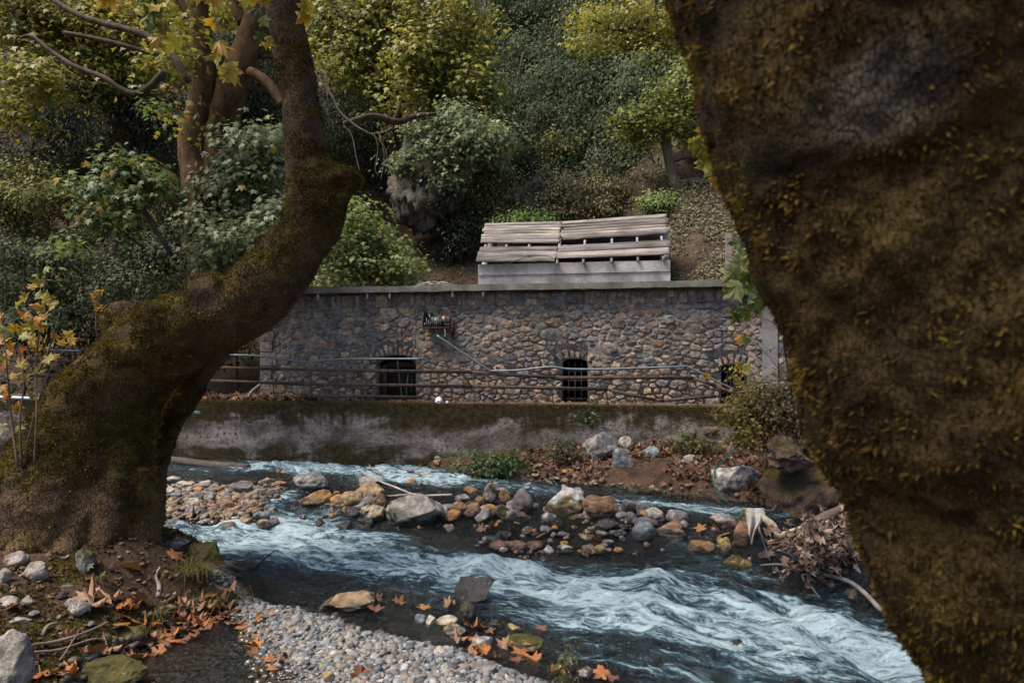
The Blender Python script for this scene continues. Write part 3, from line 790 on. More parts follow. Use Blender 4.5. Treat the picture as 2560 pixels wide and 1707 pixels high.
# flat roof slab with broken edge
us, zs_top = PL(745, 716, DW - .28)
V, F = rough_box((UL - .30, DW - .28, ZT + .004), (UR + .3, DW + 4.1, ZT + .140), .10, .024, 70, 5)
ob('roof_slab', mesh_np('roof_slab', V, F, np.tile([.15, .135, .123], (len(V), 1)) * (1 + .5 * fbm(V * 1.7, 3, 4))[:, None], True, mats=M['concrete']), house)
for px, py in [(795, 740), (918, 739), (974, 737), (1131, 735), (1208, 731)]:
    u, z = PL(px, py, DW - .2)
    ob('drip_tab', mesh_np('drip_tab', *box((u, DW - .2, ZT - .06), (.045, .015, .14)), np.tile([.5, .52, .52], (8, 1)), mats=M['pipe']), house)
u, _ = PL(1905, 700, DW)
V, F = rough_box((u, DW - .06, ZB), (u + .3, DW + .2, ZT - .005), .12, .012, 77, 4)
ob('corner_pillar', mesh_np('corner_pillar', V, F, np.tile([.17, .16, .155], (len(V), 1)), True, mats=M['concrete']), house)
# plank door with rusty frame in the left opening
o = OPEN[0]
door = ob('door', mesh_np('door', *box_mm((o['a'] + .15, DW + .34, ZB + .07), (o['b'] - .03, DW + .37, o['zs'] - .05)), np.tile([.018, .016, .016], (8, 1)), mats=M['plank']), house)
nb = 7; w = (o['b'] - .03 - o['a'] - .15) / nb
for k in range(nb):
    a = o['a'] + .15 + k * w
    ob('board', mesh_np('board', *box_mm((a + .006, DW + .315, ZB + .08), (a + w - .006, DW + .338, o['zs'] - .06)), np.tile(np.array([.012, .011, .011]) * (1 + .25 * (k % 3)), (8, 1)), mats=M['plank']), door)
mb = MB(); mb.add(*box_mm((o['a'] + .02, DW + .25, ZB + .06), (o['a'] + .145, DW + .42, o['zs'] + .02)), (.075, .042, .026)); mb.add(*box_mm((o['a'] + .147, DW + .25, o['zs'] - .045), (o['b'] - .02, DW + .42, o['zs'] + .08)), (.030, .016, .011))
ob('door_frame', mb.mesh('door_frame', M['rust']), house, label='rusty brown frame of the door')
# barred window openings
for o in OPEN[1:]:
    gr = MB(); nbv = 3
    root = None
    for k in range(1, nbv + 1):
        u = o['a'] + (o['b'] - o['a']) * k / (nbv + 1)
        bme = mesh_np('grille_bar', *box_mm((u - .009, DW + .10, ZB), (u + .009, DW + .118, o['zs'] + .04)), np.tile([.045, .045, .05], (8, 1)), mats=M['rust'])
        ob('grille_bar', bme, house)
    for k in range(6):
        z = ZB + .12 + k * .20
        if z > o['zs']: break
        bme = mesh_np('grille_bar', *box_mm((o['a'] + .002, DW + .119, z - .009), (o['b'] - .002, DW + .135, z + .009)), np.tile([.045, .045, .05], (8, 1)), mats=M['rust'])
        ob('grille_bar', bme, house)

# bracket with a gutted black electrical box
u0, z0 = PL(1067, 826, DW); u1, z1 = PL(1136, 780, DW)
brk = thing('wall_bracket', 'rusty bracket with gutted black electrical box high on the stone wall', 'bracket', (0, 14.0, 0), rotz=-TH)
def part(parent, name, shapes, col, mat, smooth=False, label=None):
    mb = MB()
    for s in shapes: mb.add(*s, col=col)
    return ob(name, mb.mesh(name, M[mat], smooth), parent, label=label)
zf = z0 + .06
part(brk, 'shelf', [box_mm((u0 - .02, DW - .34, zf - .03), (u1, DW - .05, zf))], (.06, .025, .018), 'rust')
part(brk, 'frame', [bar((u1 - .02, DW - .32, zf), (u1 - .02, DW - .32, z1 + .02), .03, .03, (1, 0, 0)), bar((u1 - .02, DW - .30, z1), (u1 - .02, DW - .03, z1), .025, .025), bar((u1 - .02, DW - .30, zf - .045), (u1 - .02, DW - .03, zf - .2), .025, .025)], (.05, .022, .016), 'rust')
part(brk, 'mounting_bar', [bar((u1 - .018, DW - .045, zf + .2), (u1 - .018, DW - .045, zf - .26), .03, .03, (1, 0, 0))], (.05, .022, .016), 'rust')
bx_ = part(brk, 'box', [box_mm((u0, DW - .32, zf + .002), (u0 + .015, DW - .06, z1)), box_mm((u0 + .016, DW - .08, zf + .002), (u0 + .16, DW - .06, z1 - .01)), box_mm((u0 + .17, DW - .30, zf + .002), (u1 - .22, DW - .08, zf + .22)), box_mm((u0 + .03, DW - .30, zf + .002), (u0 + .15, DW - .10, zf + .10))], (.012, .013, .015), 'plastic')
for k in range(9):
    uu = u0 + .04 + k * .045; hh = .10 + .16 * ((k * 37) % 10) / 10
    part(bx_, 'terminal', [box_mm((uu, DW - .33, zf + .01), (uu + .012, DW - .305, zf + hh))], (.16, .18, .19), 'pipe')
part(brk, 'ceramic_block', [box_mm((u1 - .21, DW - .30, zf + .12), (u1 - .13, DW - .2, zf + .24))], (.30, .20, .12), 'plastic')
part(brk, 'wire', [sweep([(u1 - .17, DW - .3, zf - .02), (u1 - .13, DW - .33, zf - .08), (u1 - .12, DW - .33, zf - .16), (u1 - .14, DW - .33, zf - .22)], .008, 6)], (.5, .42, .32), 'plastic', True)

# ------------------------------------------------------------------ weathered shed above the roof
shed = thing('wooden_shed', 'small shed with cracked white plaster wall and weathered plank roof behind the slab', 'shed', (0, 14.0, 0), rotz=-TH)
DS = 3.25; DP = 1.5
def SH(px, py, dd): return PL(px, py, dd)
uL, _ = SH(1195, 690, DS); uR, _ = SH(1676, 690, DS)
ZS0 = 3.91
_, zwl = SH(1200, 652, DS); _, zwr = SH(1672, 640, DS)
V, F = rough_box((uL, DS, ZS0), (uR, DS + .18, 4.52), .12, .014, 80, 4); ob('front_wall', mesh_np('front_wall', V, F, None, True, mats=M['plaster']), shed)
V, F = rough_box((uL + .01, DS - .035, 4.36), (uR - .004, DS + .10, 4.63), .10, .010, 82, 5); ob('wall_ledge', mesh_np('wall_ledge', V, F, None, True, mats=M['plaster']), shed)
for a, nm in ((uL + .002, 'side_wall'), (uR - .16, 'side_wall')):
    b = a + .155
    Vv = np.array([(a, DS + .182, ZS0), (b, DS + .182, ZS0), (b, DS + DP * 1.9, ZS0), (a, DS + DP * 1.9, ZS0), (a, DS + .182, 4.5), (b, DS + .182, 4.5), (b, DS + DP, 5.58), (a, DS + DP, 5.58), (b, DS + DP * 1.9, 4.7), (a, DS + DP * 1.9, 4.7)])
    Ff = [[0, 1, 2], [0, 2, 3], [0, 5, 1], [0, 4, 5], [4, 6, 5], [4, 7, 6], [7, 8, 6], [7, 9, 8], [9, 3, 2], [9, 2, 8], [0, 3, 9], [0, 9, 7], [0, 7, 4], [1, 5, 6], [1, 6, 8], [1, 8, 2]]
    ob(nm, mesh_np(nm, Vv, np.array(Ff), None, mats=M['plaster']), shed)
part(shed, 'back_wall', [box_mm((uL + .16, DS + DP * 1.9 - .12, ZS0), (uR - .163, DS + DP * 1.9, 4.68))], (.06, .05, .045), 'mortar')
# roof planks: each laid between two photographed edges of the pitch
uLe, zLe = SH(1192, 655, DS - .16); uLr, zLr = SH(1213, 560, DS + DP)
uMe, zMe = SH(1392, 655, DS - .16); uMr, zMr = SH(1406, 556, DS + DP)
uRe, zRe = SH(1676, 644, DS - .16); uRr, zRr = SH(1661, 537, DS + DP)
E = {'L': np.array([uLe, DS - .16, zLe]), 'l': np.array([uLr, DS + DP, zLr]), 'M': np.array([uMe, DS - .16, zMe]), 'm': np.array([uMr, DS + DP, zMr]), 'R': np.array([uRe + .02, DS - .16, zRe]), 'r': np.array([uRr + .06, DS + DP, zRr])}
def plank(e0, r0, e1, r1, t0, t1, seed, off=0.0, nseg=30):
    rg = np.random.default_rng(seed); A0 = e0 + (r0 - e0) * t0; A1 = e0 + (r0 - e0) * t1; B0 = e1 + (r1 - e1) * t0; B1 = e1 + (r1 - e1) * t1
    nrm = np.cross(B0 - A0, A1 - A0); nrm /= np.linalg.norm(nrm)
    s = np.linspace(0, 1, nseg)[:, None]
    lo = A0 + (B0 - A0) * s; hi = A1 + (B1 - A1) * s
    wv = fbm(np.hstack([s * 6, s * 0 + seed, s * 0]), 3, seed)[:, None]
    lo = lo + (hi - lo) * (0.02 + .10 * np.abs(wv)); hi = hi - (hi - lo) * (.02 + .04 * np.abs(fbm(np.hstack([s * 6, s * 0 + seed + 4, s * 0]), 3, seed + 1)[:, None]))
    jl, jr = rg.normal(0, .025, 2); tl_ = rg.normal(0, .012); hi[:, 2] += tl_ * .5; lo[:, 2] += np.linspace(-1, 1, nseg) * rg.normal(0, .010)
    lo[0, 0] += jl; hi[0, 0] += jl; lo[-1, 0] += jr; hi[-1, 0] += jr
    up = nrm * (.03 + off); lift = nrm * (rg.normal(0, .004) + .016 * wv)
    V = np.vstack([lo + lift + nrm * off, hi + lift * .3 + nrm * off, lo + up + lift, hi + up + lift * .3])
    n = nseg; F = []
    for i in range(n - 1):
        a, b, c_, d_ = i, n + i, 2 * n + i, 3 * n + i
        F += [[a, b, b + 1, a + 1], [c_, c_ + 1, d_ + 1, d_], [a, a + 1, c_ + 1, c_], [b, d_, d_ + 1, b + 1]]
    F += [[0, 2 * n, 3 * n, n], [n - 1, 2 * n - 1, 4 * n - 1, 3 * n - 1]]
    col = np.array([.175, .155, .143]) * rg.uniform(.6, 1.25) * np.array([1, rg.uniform(.95, 1.02), rg.uniform(.9, 1.05)])
    me = mesh_np('roof_plank', V, np.array(F), np.tile(col, (len(V), 1)) * np.clip(1 + .9 * fbm(V * np.array([2.2, 7, 7]), 4, seed), .35, 1.5)[:, None], mats=M['plank'])
    return me
tl = [.0, .11, .24, .38]          # lower boards, left half: eave to the open strip
for k, (a, b) in enumerate([(.0, .10), (.10, .235), (.235, .37)]): ob('roof_plank', plank(E['L'], E['l'], E['M'], E['m'], a, b, 400 + k), shed)
ts = np.linspace(.455, 1.0, 8)
for k in range(7): ob('roof_plank', plank(E['L'], E['l'], E['M'], E['m'], ts[k], ts[k + 1], 410 + k), shed)
for k, (a, b) in enumerate([(.055, .21), (.21, .37)]): ob('roof_plank', plank(E['M'], E['m'], E['R'], E['r'], a, b, 420 + k, .004), shed)
ts = np.linspace(.525, 1.0, 7)
for k in range(6): ob('roof_plank', plank(E['M'], E['m'], E['R'], E['r'], ts[k] - .012, ts[k + 1] - .012, 430 + k, .004), shed)
def roofp(side, s, t):
    e0, r0, e1, r1 = (E['L'], E['l'], E['M'], E['m']) if side == 'l' else (E['M'], E['m'], E['R'], E['r'])
    a = e0 + (e1 - e0) * s; b = r0 + (r1 - r0) * s
    return a + (b - a) * t
for side, ss in (('l', [.06, .33, .62]), ('r', [.0, .235, .485, .715, .935])):
    for s_ in ss:
        a, b = roofp(side, s_, -.0 if side == 'r' else .08), roofp(side, s_, .99); nrm = np.array([0, -.55, .8])
        part(shed, 'rafter', [bar(a - nrm * .055, b - nrm * .055, .055, .07)], (.24, .22, .21), 'plank')
part(shed, 'back_roof', [bar(E['l'] * .5 + E['r'] * .5 + np.array([0, .62, -.42]), E['l'] * .5 + E['r'] * .5 + np.array([0, .62, -.42]) + np.array([.001, 0, 0]), .01, .01)], (.1, .08, .07), 'plank')
bpy.data.objects.remove(bpy.data.objects['back_roof'])
def quad_slab(P, th):
    P = np.array(P, float); n = np.cross(P[1] - P[0], P[3] - P[0]); n /= np.linalg.norm(n)
    return np.vstack([P - n * th, P]), BOXF
rb = [E['l'] + [0, .02, -.03], E['r'] + [0, .02, -.03], np.array([uR + .05, DS + DP * 1.95, 4.72]), np.array([uL - .05, DS + DP * 1.95, 4.72])]
part(shed, 'rear_roof', [quad_slab(rb, .03)], (.14, .12, .11), 'plank')
def sheet(side, s0, s1, t0, t1):
    nrm = np.array([0, .57, -.82]) * .16
    return part(shed, 'inner_sheet', [quad_slab([roofp(side, s0, t0) + nrm, roofp(side, s1, t0) + nrm, roofp(side, s1, t1) + nrm, roofp(side, s0, t1) + nrm], .01)], (.6, .7, .75), 'sheet')
sheet('l', .13, .30, .30, .50); sheet('l', .42, .60, .30, .50); sheet('l', .66, .97, .22, .46); sheet('r', .02, .222, .22, .54)
part(shed, 'cable', [sweep([roofp('l', .62, .10) + [0, -.05, .05], roofp('l', .85, .12) + [0, -.05, .03], roofp('l', .98, .05) + [0, -.05, 0]], .008, 5), sweep([roofp('l', .66, .10) + [0, -.05, .05], roofp('l', .5, .03) + [0, -.06, 0], roofp('l', .36, -.08) + [0, -.06, 0]], .008, 5)], (.015, .013, .012), 'plastic', True)
# round stone-clad dome and a post beside the shed, both standing behind the slab edge
u, z = PL(1089, 700, 2.4)
dome = thing('stone_dome', 'low round stone clad vault cap on the roof left of the shed', 'dome', (0, 14, 0), rotz=-TH)
V, F = ICO[3]; V = V[:, :] * np.array([.50, .45, .17]) + np.array([u, 2.4, 3.93])
ob('core', mesh_np('core', V, F, np.tile([.12, .10, .09], (len(V), 1)), True, mats=M['mortar']), dome)
rng = np.random.default_rng(5)
for r, (el, nn) in enumerate(((.12, 16), (.42, 14), (.75, 11), (1.1, 7))):
    for k in range(nn):
        a = 2 * pi * (k + .5 * (r % 2)) / nn
        p = np.array([cos(a) * cos(el) * .50, sin(a) * cos(el) * .45, sin(el) * .17])
        ob('cap_stone', rock_mesh('cap_stone', (.085, .085, .032), 500 + r * 20 + k, (.30, .26, .23), 1), dome, loc=tuple(p + np.array([u, 2.4, 3.935])))
u, z1 = PL(1821, 585, 2.0); _, z0 = PL(1823, 692, 2.0)
post = thing('wooden_post', 'weathered grey wooden post standing at the roof edge right of the shed', 'post', (0, 14, 0), rotz=-TH)
V, F = rough_box((u - .06, 1.95, 3.85), (u + .06, 2.07, z1), .07, .008, 90, 5); ob('post_body', mesh_np('post_body', V, F, np.tile([.20, .17, .155], (len(V), 1)), mats=M['plank']), post)

# ------------------------------------------------------------------ iron railing on the retaining wall
rail = thing('iron_railing', 'bent rusty iron railing with thin posts on top of the retaining wall', 'railing', (0, 14.0, 0), rotz=-TH)
DR = 0.16
def RP(px, py, d=DR): u, z = PL(px, py, d); return (u, d, z)
RUST = (.050, .032, .024); STEEL = (.105, .125, .145)
def flat_rail(pts, d, name='rail', col=RUST, w=.014, h=.068):
    P = [RP(x, y, d) for x, y in pts]; mb = MB()
    for a, b in zip(P[:-1], P[1:]): mb.add(*bar(a, b, w, h), col=col)
    return ob(name, mb.mesh(name, M['rust']), rail)
flat_rail([(500, 917), (700, 923), (1180, 930), (1390, 944), (1735, 944)], DR - .012)
flat_rail([(500, 950), (760, 960), (1180, 965), (1520, 973), (1528, 976), (1640, 1000), (1660, 1001), (1790, 990)], DR - .012)
flat_rail([(778, 989), (1055, 993)], DR - .012)
flat_rail([(1735, 946), (1790, 965), (1860, 992)], DR - .014)
flat_rail([(-60, 900), (210, 904)], DR - .012); flat_rail([(-60, 938), (190, 940)], DR - .012)
def pipe(pts, name='handrail', r=.022, col=STEEL, d=DR):
    return part(rail, name, [sweep([RP(x, y, d) for x, y in pts], r, 8, 5)], col, 'pipe', True)
pipe([(575, 887), (640, 889), (690, 895), (762, 905), (772, 905), (850, 898), (950, 897), (1062, 897)])
pipe([(1092, 838), (1130, 864), (1184, 900), (1222, 924), (1236, 927), (1300, 925), (1375, 917), (1420, 922), (1500, 923), (1600, 920), (1712, 916), (1725, 919), (1800, 957), (1840, 975)], d=DR - .02)
pipe([(1870, 978), (1900, 966), (1930, 957)], r=.018)
pipe([(40, 874), (120, 875), (205, 877)])
for x, y0, x1, y1 in [(680, 896, 686, 1003), (780, 930, 778, 1003), (853, 899, 868, 1005), (907, 930, 904, 1005), (993, 900, 1007, 1008), (1184, 902, 1187, 1011), (1384, 944, 1384, 1014), (1504, 925, 1521, 1014), (1715, 918, 1747, 1018), (1514, 946, 1521, 1014), (1021, 935, 1018, 1008), (60, 876, 58, 985), (150, 876, 152, 990), (515, 917, 517, 1000)]:
    mid = ((x + x1) / 2 + random.uniform(-4, 4), (y0 + y1) / 2)
    part(rail, 'post', [sweep([RP(x, y0), RP(*mid), tuple(np.array(RP(x1, y1)) * [1, 1, 0] + [0, 0, 1.28])], 0.0115, 6)], (.055, .045, .04), 'rust', True)
# pale water pipe running along the wall face behind the big trunk
wp = thing('water_pipe', 'pale grey water pipe along the retaining wall behind the leaning trunk', 'pipe')
P = [W(-60, 990, 13.4), W(60, 995, 13.4), W(112, 999, 13.5), W(300, 1014, 13.9), W(500, 1031, 14.4)]
part(wp, 'pipe_run', [sweep(P, .03, 8)], (.45, .48, .5), 'plastic', True)
for k in (1, 3): part(wp, 'bracket', [bar(P[k] + [0, 0, -.03], P[k] + [0, 1.4, -.03], .03, .03)], (.06, .04, .03), 'rust')
# crumpled white litter on the wall top
def litter_bag(px, py, s, seed, label):
    u, z = PL(px, py, .2); V, F = ICO[3]; V = V * (1 + .35 * fbm(V * 3 + seed, 3, seed)[:, None]) * np.array([s, s * .8, s * .95]); w = Matrix.Rotation(-TH, 3, 'Z') @ Vector((u, .2, 1.30 + s * .75))
    ob('white_bag', mesh_np('white_bag', V, F, np.tile([.72, .75, .78], (len(V), 1)), mats=M['cloth']), None, label, 'bag', loc=(w.x, w.y + 14.0, w.z))
litter_bag(1097, 1005, .075, 3, 'crumpled white plastic bag on the mossy wall top')
litter_bag(1118, 1008, .03, 5, 'tiny white scrap right of the crumpled bag on the wall')
# ------------------------------------------------------------------ mossy foreground trees
def WR(x, y, r, Y): return (*W(x, y, Y), r / FPX * Y)
def tube_set(paths, nseg=20, k=5):
    Vs, Fs, n = [], [], 0
    for P in paths:
        P = np.array(P); V, F = sweep(P[:, :3], P[:, 3], nseg, k); Vs.append(V); Fs.append(F + n); n += len(V)
    return np.vstack(Vs), np.vstack(Fs)
def ball(c, r, Vs, Fs):
    V, F = ICO[2]; return V * np.array(r) + np.array(c), F

def mossy_trunk(parent, name, V, F, bark, moss_fn, n_tuft, tuft, seed, relief=0.02, cols=None, mat='bark'):
    rng = np.random.default_rng(seed)
    N = vnormals(V, F)
    V = V + N * (relief * (1.6 * fbm(V * 1.6, 3, seed) + 1.0 * fbm(V * 5.0, 4, seed + 2) + 0.35 * fbm(V * 18, 3, seed + 4)))[:, None]
    N = vnormals(V, F)
    ms = np.clip(moss_fn(V, N), 0, 1)
    c = np.array(bark) * (1 + 0.4 * fbm(V * 3.1, 3, seed + 6))[:, None]
    o = ob(name, mesh_np(name, V, F, c, True, {'moss': ms}, M[mat]), parent)
    P, Nn = sample_surface(V, F, n_tuft, ms ** 1.5 + 0.004, rng)
    pn = fbm(P * 7, 3, seed + 8)
    P, Nn, pn = P[pn > -0.32], Nn[pn > -0.32], pn[pn > -0.32]
    pal = np.array(cols if cols is not None else [[.046, .027, .011], [.072, .045, .012], [.092, .066, .014], [.125, .092, .018], [.165, .125, .024]])
    cl2 = fbm(P * 26, 2, seed + 9); pf = np.clip((fbm(P * 9 + 4, 3, seed + 10) * .9 + .5) * (len(pal) - 1), 0, len(pal) - 1.01); pi_ = pf.astype(int); pf = (pf - pi_)[:, None]; cc = (pal[pi_] * (1 - pf) + pal[pi_ + 1] * pf) * (0.45 + 0.6 * sstep(-.3, .5, pn) + .55 * sstep(-.2, .5, cl2))[:, None] * rng.uniform(.82, 1.18, (len(P), 1))  # tuft colour carries painted shade: clump tops brighter, gaps between them darker
    d = Nn + rng.normal(0, .55, Nn.shape) + np.array([0, 0, -.15])
    L = rng.uniform(.5, 1.4, len(P)) * tuft * (1 + .5 * pn + .5 * cl2)
    Vt, Ft, ct = stamp(*BLADE, P - Nn * tuft * .15, frames(d, rng), np.stack([L * .55, L * .55, L], 1), cc)
    ob('moss', mesh_np('moss', Vt, Ft, ct, mats=M['moss']), o, kind='stuff')
    return o

big = thing('mossy_plane_tree', 'huge leaning moss covered tree with bent trunk on the left bank', 'tree', (-4.4, 6.95, 0))
def rel(root, me_o): me_o.matrix_parent_inverse = Matrix.Translation(root.location).inverted(); return me_o
main = [WR(175, 1450, 215, 7.0), WR(185, 1330, 180, 7.0), WR(205, 1210, 178, 7.0), WR(238, 1090, 150, 7.0), WR(282, 985, 122, 7.0), WR(345, 908, 106, 7.0), WR(425, 845, 104, 7.0), WR(525, 803, 92, 7.05), WR(615, 762, 86, 7.1), WR(688, 690, 80, 7.15), WR(742, 618, 76, 7.2), WR(780, 545, 74, 7.2), WR(790, 475, 72, 7.2), WR(772, 400, 58, 7.2), WR(757, 310, 50, 7.2), WR(742, 215, 48, 7.2), WR(722, 100, 46, 7.2), WR(710, 0, 45, 7.2), WR(698, -150, 42, 7.2), WR(680, -420, 36, 7.1), WR(650, -700, 24, 6.9)]
second = [WR(345, 1330, 50, 7.9), WR(378, 1180, 36, 7.9), WR(412, 1080, 34, 7.9), WR(452, 1000, 38, 7.8), WR(495, 920, 42, 7.7), WR(560, 820, 46, 7.4)]
root1 = [WR(-60, 1370, 70, 6.8), WR(12, 1270, 62, 6.85), WR(98, 1170, 60, 6.9), WR(168, 1085, 58, 6.95), WR(230, 1000, 60, 7.0)]
root4 = [WR(150, 1400, 26, 6.25), WR(190, 1345, 44, 6.45), WR(215, 1250, 60, 6.6), WR(235, 1130, 70, 6.75)]
root5 = [WR(255, 1400, 20, 6.35), WR(270, 1330, 40, 6.5), WR(285, 1230, 55, 6.65), WR(290, 1120, 60, 6.8)]
root2 = [WR(330, 1420, 40, 6.6), WR(345, 1310, 60, 6.8), WR(330, 1180, 80, 6.9)]
root3 = [WR(60, 1420, 60, 6.3), WR(100, 1330, 80, 6.6), WR(150, 1220, 100, 6.8)]
V, F = tube_set([main, second, root1, root2, root3, root4, root5])
extra = [((*W(308, 802, 7.0),), .23), ((*W(388, 818, 6.8),), .27), ((*W(522, 742, 6.92),), .25), ((*W(535, 760, 7.1),), .20), ((*W(862, 450, 7.15),), .165), ((*W(835, 470, 7.1),), .19), ((*W(815, 425, 7.2),), .17), ((*W(885, 455, 7.2),), .10)]
for c, r in extra:
    v, f = ICO[2]; f = f + len(V); V = np.vstack([V, v * r + np.array(c)]); F = np.vstack([F, f])
V, F = remesh(V, F, 0.03, 5)
hc = W(842, 466, 6.99); dh = np.linalg.norm((V - hc) * [1, .8, 1], axis=1)       # hollow of the lost limb
V = V + np.array([0, .16, 0]) * (np.exp(-(dh / .085) ** 2))[:, None]
def moss_big(V, N):
    up = N[:, 2]; n = fbm(V * 1.7, 4, 71); z = V[:, 2]
    m = sstep(-.40, .40, up * .62 + n * 1.0 + .38 - .5 * sstep(4.3, 5.0, z))
    bald = np.zeros(len(V))
    for px, py, r, YY in [(300, 772, .17, 7.0), (520, 722, .20, 7.0), (360, 795, .12, 6.8)]: bald = np.maximum(bald, np.exp(-(np.linalg.norm(V - W(px, py, YY), axis=1) / r) ** 4))
    low = sstep(1.5, .8, z) * sstep(-.35, .05, fbm(V * 2.2 + 5, 3, 77))
    return m * (1 - .92 * bald) * (1 - .7 * low)
rel(big, mossy_trunk(big, 'trunk', V, F, (.092, .056, .039), moss_big, 150000, .021, 81, .030))
# yellow leaves: one shared blade per tint
def crumple(tm, seed, amt):
    V = tm[0].copy()
    V[:, 2] += amt * (.9 * (V[:, 0] ** 2) * 2 + .6 * (V[:, 1] - .5) ** 2) + amt * .6 * fbm(V * 3.3 + seed * 3.1, 3, seed)
    V[:, 0] *= 1 - .25 * amt * ((seed * 7) % 5) / 4; V[:, 1] *= 1 - .2 * amt * ((seed * 3) % 4) / 3
    return V, tm[1]
def leaf_meshes(cols, name, mat, size=1.0, tmpl=PLANE_BIG):
    out = []
    for q, c in enumerate(cols):
        for v in range(3):
            V, F = crumple(tmpl, 40 + q * 5 + v, (-.5, .25, .7)[v]); n = len(V)
            cc = np.tile(c, (n, 1)) * (1 + .45 * fbm(V * 2.6 + q + v, 3, q + v))[:, None]; cc[0] = np.array(c) * .7
            ed = fbm(V * 3 + 7 * v + q, 2, 3) > .22; cc[ed] = cc[ed] * .5 + np.array([.12, .05, .015]) * .5
            out.append(mesh_np(name, V * size, F, np.clip(cc, .005, .8), False, mats=M[mat]))
    return out
YEL = leaf_meshes([(.48, .29, .025), (.40, .29, .03), (.30, .27, .04), (.46, .22, .025)], 'leaf', 'leaf')
ORA = leaf_meshes([(.42, .135, .025), (.36, .17, .03)], 'leaf', 'leaf')
PAL_ = leaf_meshes([(.42, .40, .20), (.30, .32, .12)], 'leaf', 'leaf')
GRN = leaf_meshes([(.10, .16, .02), (.16, .21, .03), (.24, .23, .03), (.07, .11, .03)], 'leaf', 'leaf')
def put_leaf(parent, root, me, P, size, rng, face=(0, -1, .25), hang=True):
    o = bpy.data.objects.new('leaf', me); COL.objects.link(o); o.parent = parent
    n = Vector(face) + Vector(rng.normal(0, .45, 3)); n.normalize()
    d = Vector((rng.normal(0, .6), rng.normal(0, .3), -1.0 if hang else rng.normal(.2, .6))); d = (d - n * d.dot(n)).normalized()
    x = d.cross(n)
    m = Matrix(((x.x, d.x, n.x, 0), (x.y, d.y, n.y, 0), (x.z, d.z, n.z, 0), (0, 0, 0, 1)))
    w = Matrix.Translation(Vector(P)) @ m @ Matrix.Scale(size, 4)
    o.matrix_basis = Matrix.Translation(Vector(root.location)).inverted() @ w if root is not None else w
    return o
rng = np.random.default_rng(21)
def twig(root, pts, r, name='twig', col=(.10, .075, .05)):
    V, F = sweep(np.array(pts), np.linspace(r, r * .4, len(pts)), 6, 5)
    o = ob(name, mesh_np(name, V, F, np.tile(col, (len(V), 1)), True, mats=M['deadwood']), root); return rel(root, o)
def leafy_twig(root, px_pts, Y, leaves, kinds, size, face=(0, -1, .25), r=.008):
    pts = [W(x, y, Y) for x, y in px_pts]; tw = twig(root, pts, r)
    for (x, y) in leaves:
        k = kinds[rng.integers(0, len(kinds))]; p = W(x, y, Y + rng.normal(0, .12))
        o = put_leaf(tw, None, k[rng.integers(0, len(k))], p, size * rng.uniform(.8, 1.15), rng, face)
    return tw
leafy_twig(big, [(300, -260), (330, -120), (370, -20), (400, 40), (415, 90)], 5.4, [(280, -20), (365, -5), (395, 5), (378, 12), (410, 55), (412, 85), (440, 92), (337, -18), (385, 40), (402, 20)], [YEL, YEL, GRN], .165)
leafy_twig(big, [(520, -260), (525, -120), (530, -20), (540, 60), (562, 150)], 5.4, [(522, -18), (556, -22), (530, 45), (545, 118), (540, 105), (572, 160), (500, -30), (565, 172)], [YEL], .165)
leafy_twig(big, [(690, -260), (670, -120), (655, -20), (650, 40)], 6.4, [(648, 15), (655, 45), (652, 85), (665, 90), (640, -20), (655, -5), (620, -15), (770, 5), (768, 35)], [YEL, GRN], .15)

# the great trunk close to the lens on the right
near = thing('mossy_tree_trunk', 'thick blurred mossy trunk leaning in close at the right edge', 'tree', (1.9, 1.55, .5))
edge = [(x + 28, y) for x, y in [(1690, 0), (1708, 120), (1738, 240), (1772, 310), (1806, 360), (1832, 420), (1842, 510), (1874, 590), (1908, 680), (1930, 776), (1946, 890), (1978, 950), (2040, 1050), (2080, 1200), (2100, 1300), (2150, 1400), (2240, 1556), (2305, 1707)]]
D0, R0 = 1.55, .44
path = []
for x, y in edge:
    a = math.atan((x - 1280) / FPX); cx = (R0 + D0 * sin(a)) / cos(a); z = EYE - (y - HOR) / FPX * D0
    path.append((cx, D0, z, R0))
lo, hi = np.array(path[-1]), np.array(path[0])
path = [tuple(hi + np.array([-.95, .5, 2.3, -.16])), tuple(hi + np.array([-.40, .2, 1.1, -.05]))] + path + [tuple(lo + np.array([.20, 0, -.45, .06])), tuple(lo + np.array([.4, 0, -1.1, .22]))]
Pn = np.array(path)
V, F = sweep(Pn[:, :3], Pn[:, 3], 56, 10)
V, F = remesh(V, F, 0.0175, 2)
Nn_ = vnormals(V, F); V = V + Nn_ * (.016 * np.abs(fbm(V * np.array([11, 11, 8]), 3, 61)) + .013 * fbm(V * np.array([26, 26, 20]), 2, 62) + .03 * fbm(V * 3.5, 3, 63))[:, None]
def moss_near(V, N):
    n = fbm(V * 2.6, 4, 91); m = sstep(-.55, -.12, n + .30)
    bald = np.exp(-(np.linalg.norm((V - np.array(W(2210, 230, 1.2))) * [1, .5, 1.2], axis=1) / .10) ** 4)
    return m * (1 - .85 * bald)
rel(near, mossy_trunk(near, 'trunk', V, F, (.060, .050, .042), moss_near, 190000, .0135, 93, .010, [[.036, .021, .008], [.058, .035, .010], [.076, .047, .012], [.105, .068, .014], [.135, .09, .018]], mat='bark_near'))
rng = np.random.default_rng(22)
L1 = [(x, y) for x, y in [(1752, 318), (1768, 300), (1790, 330), (1745, 372), (1772, 365), (1800, 372), (1820, 350), (1830, 395), (1760, 402), (1790, 410), (1815, 430), (1780, 445), (1840, 440), (1830, 470), (1805, 300), (1735, 345), (1850, 410), (1812, 385)]]
leafy_twig(near, [(1960, 250), (1890, 290), (1830, 320), (1780, 350)], 5.6, L1, [GRN, GRN, YEL], .165)
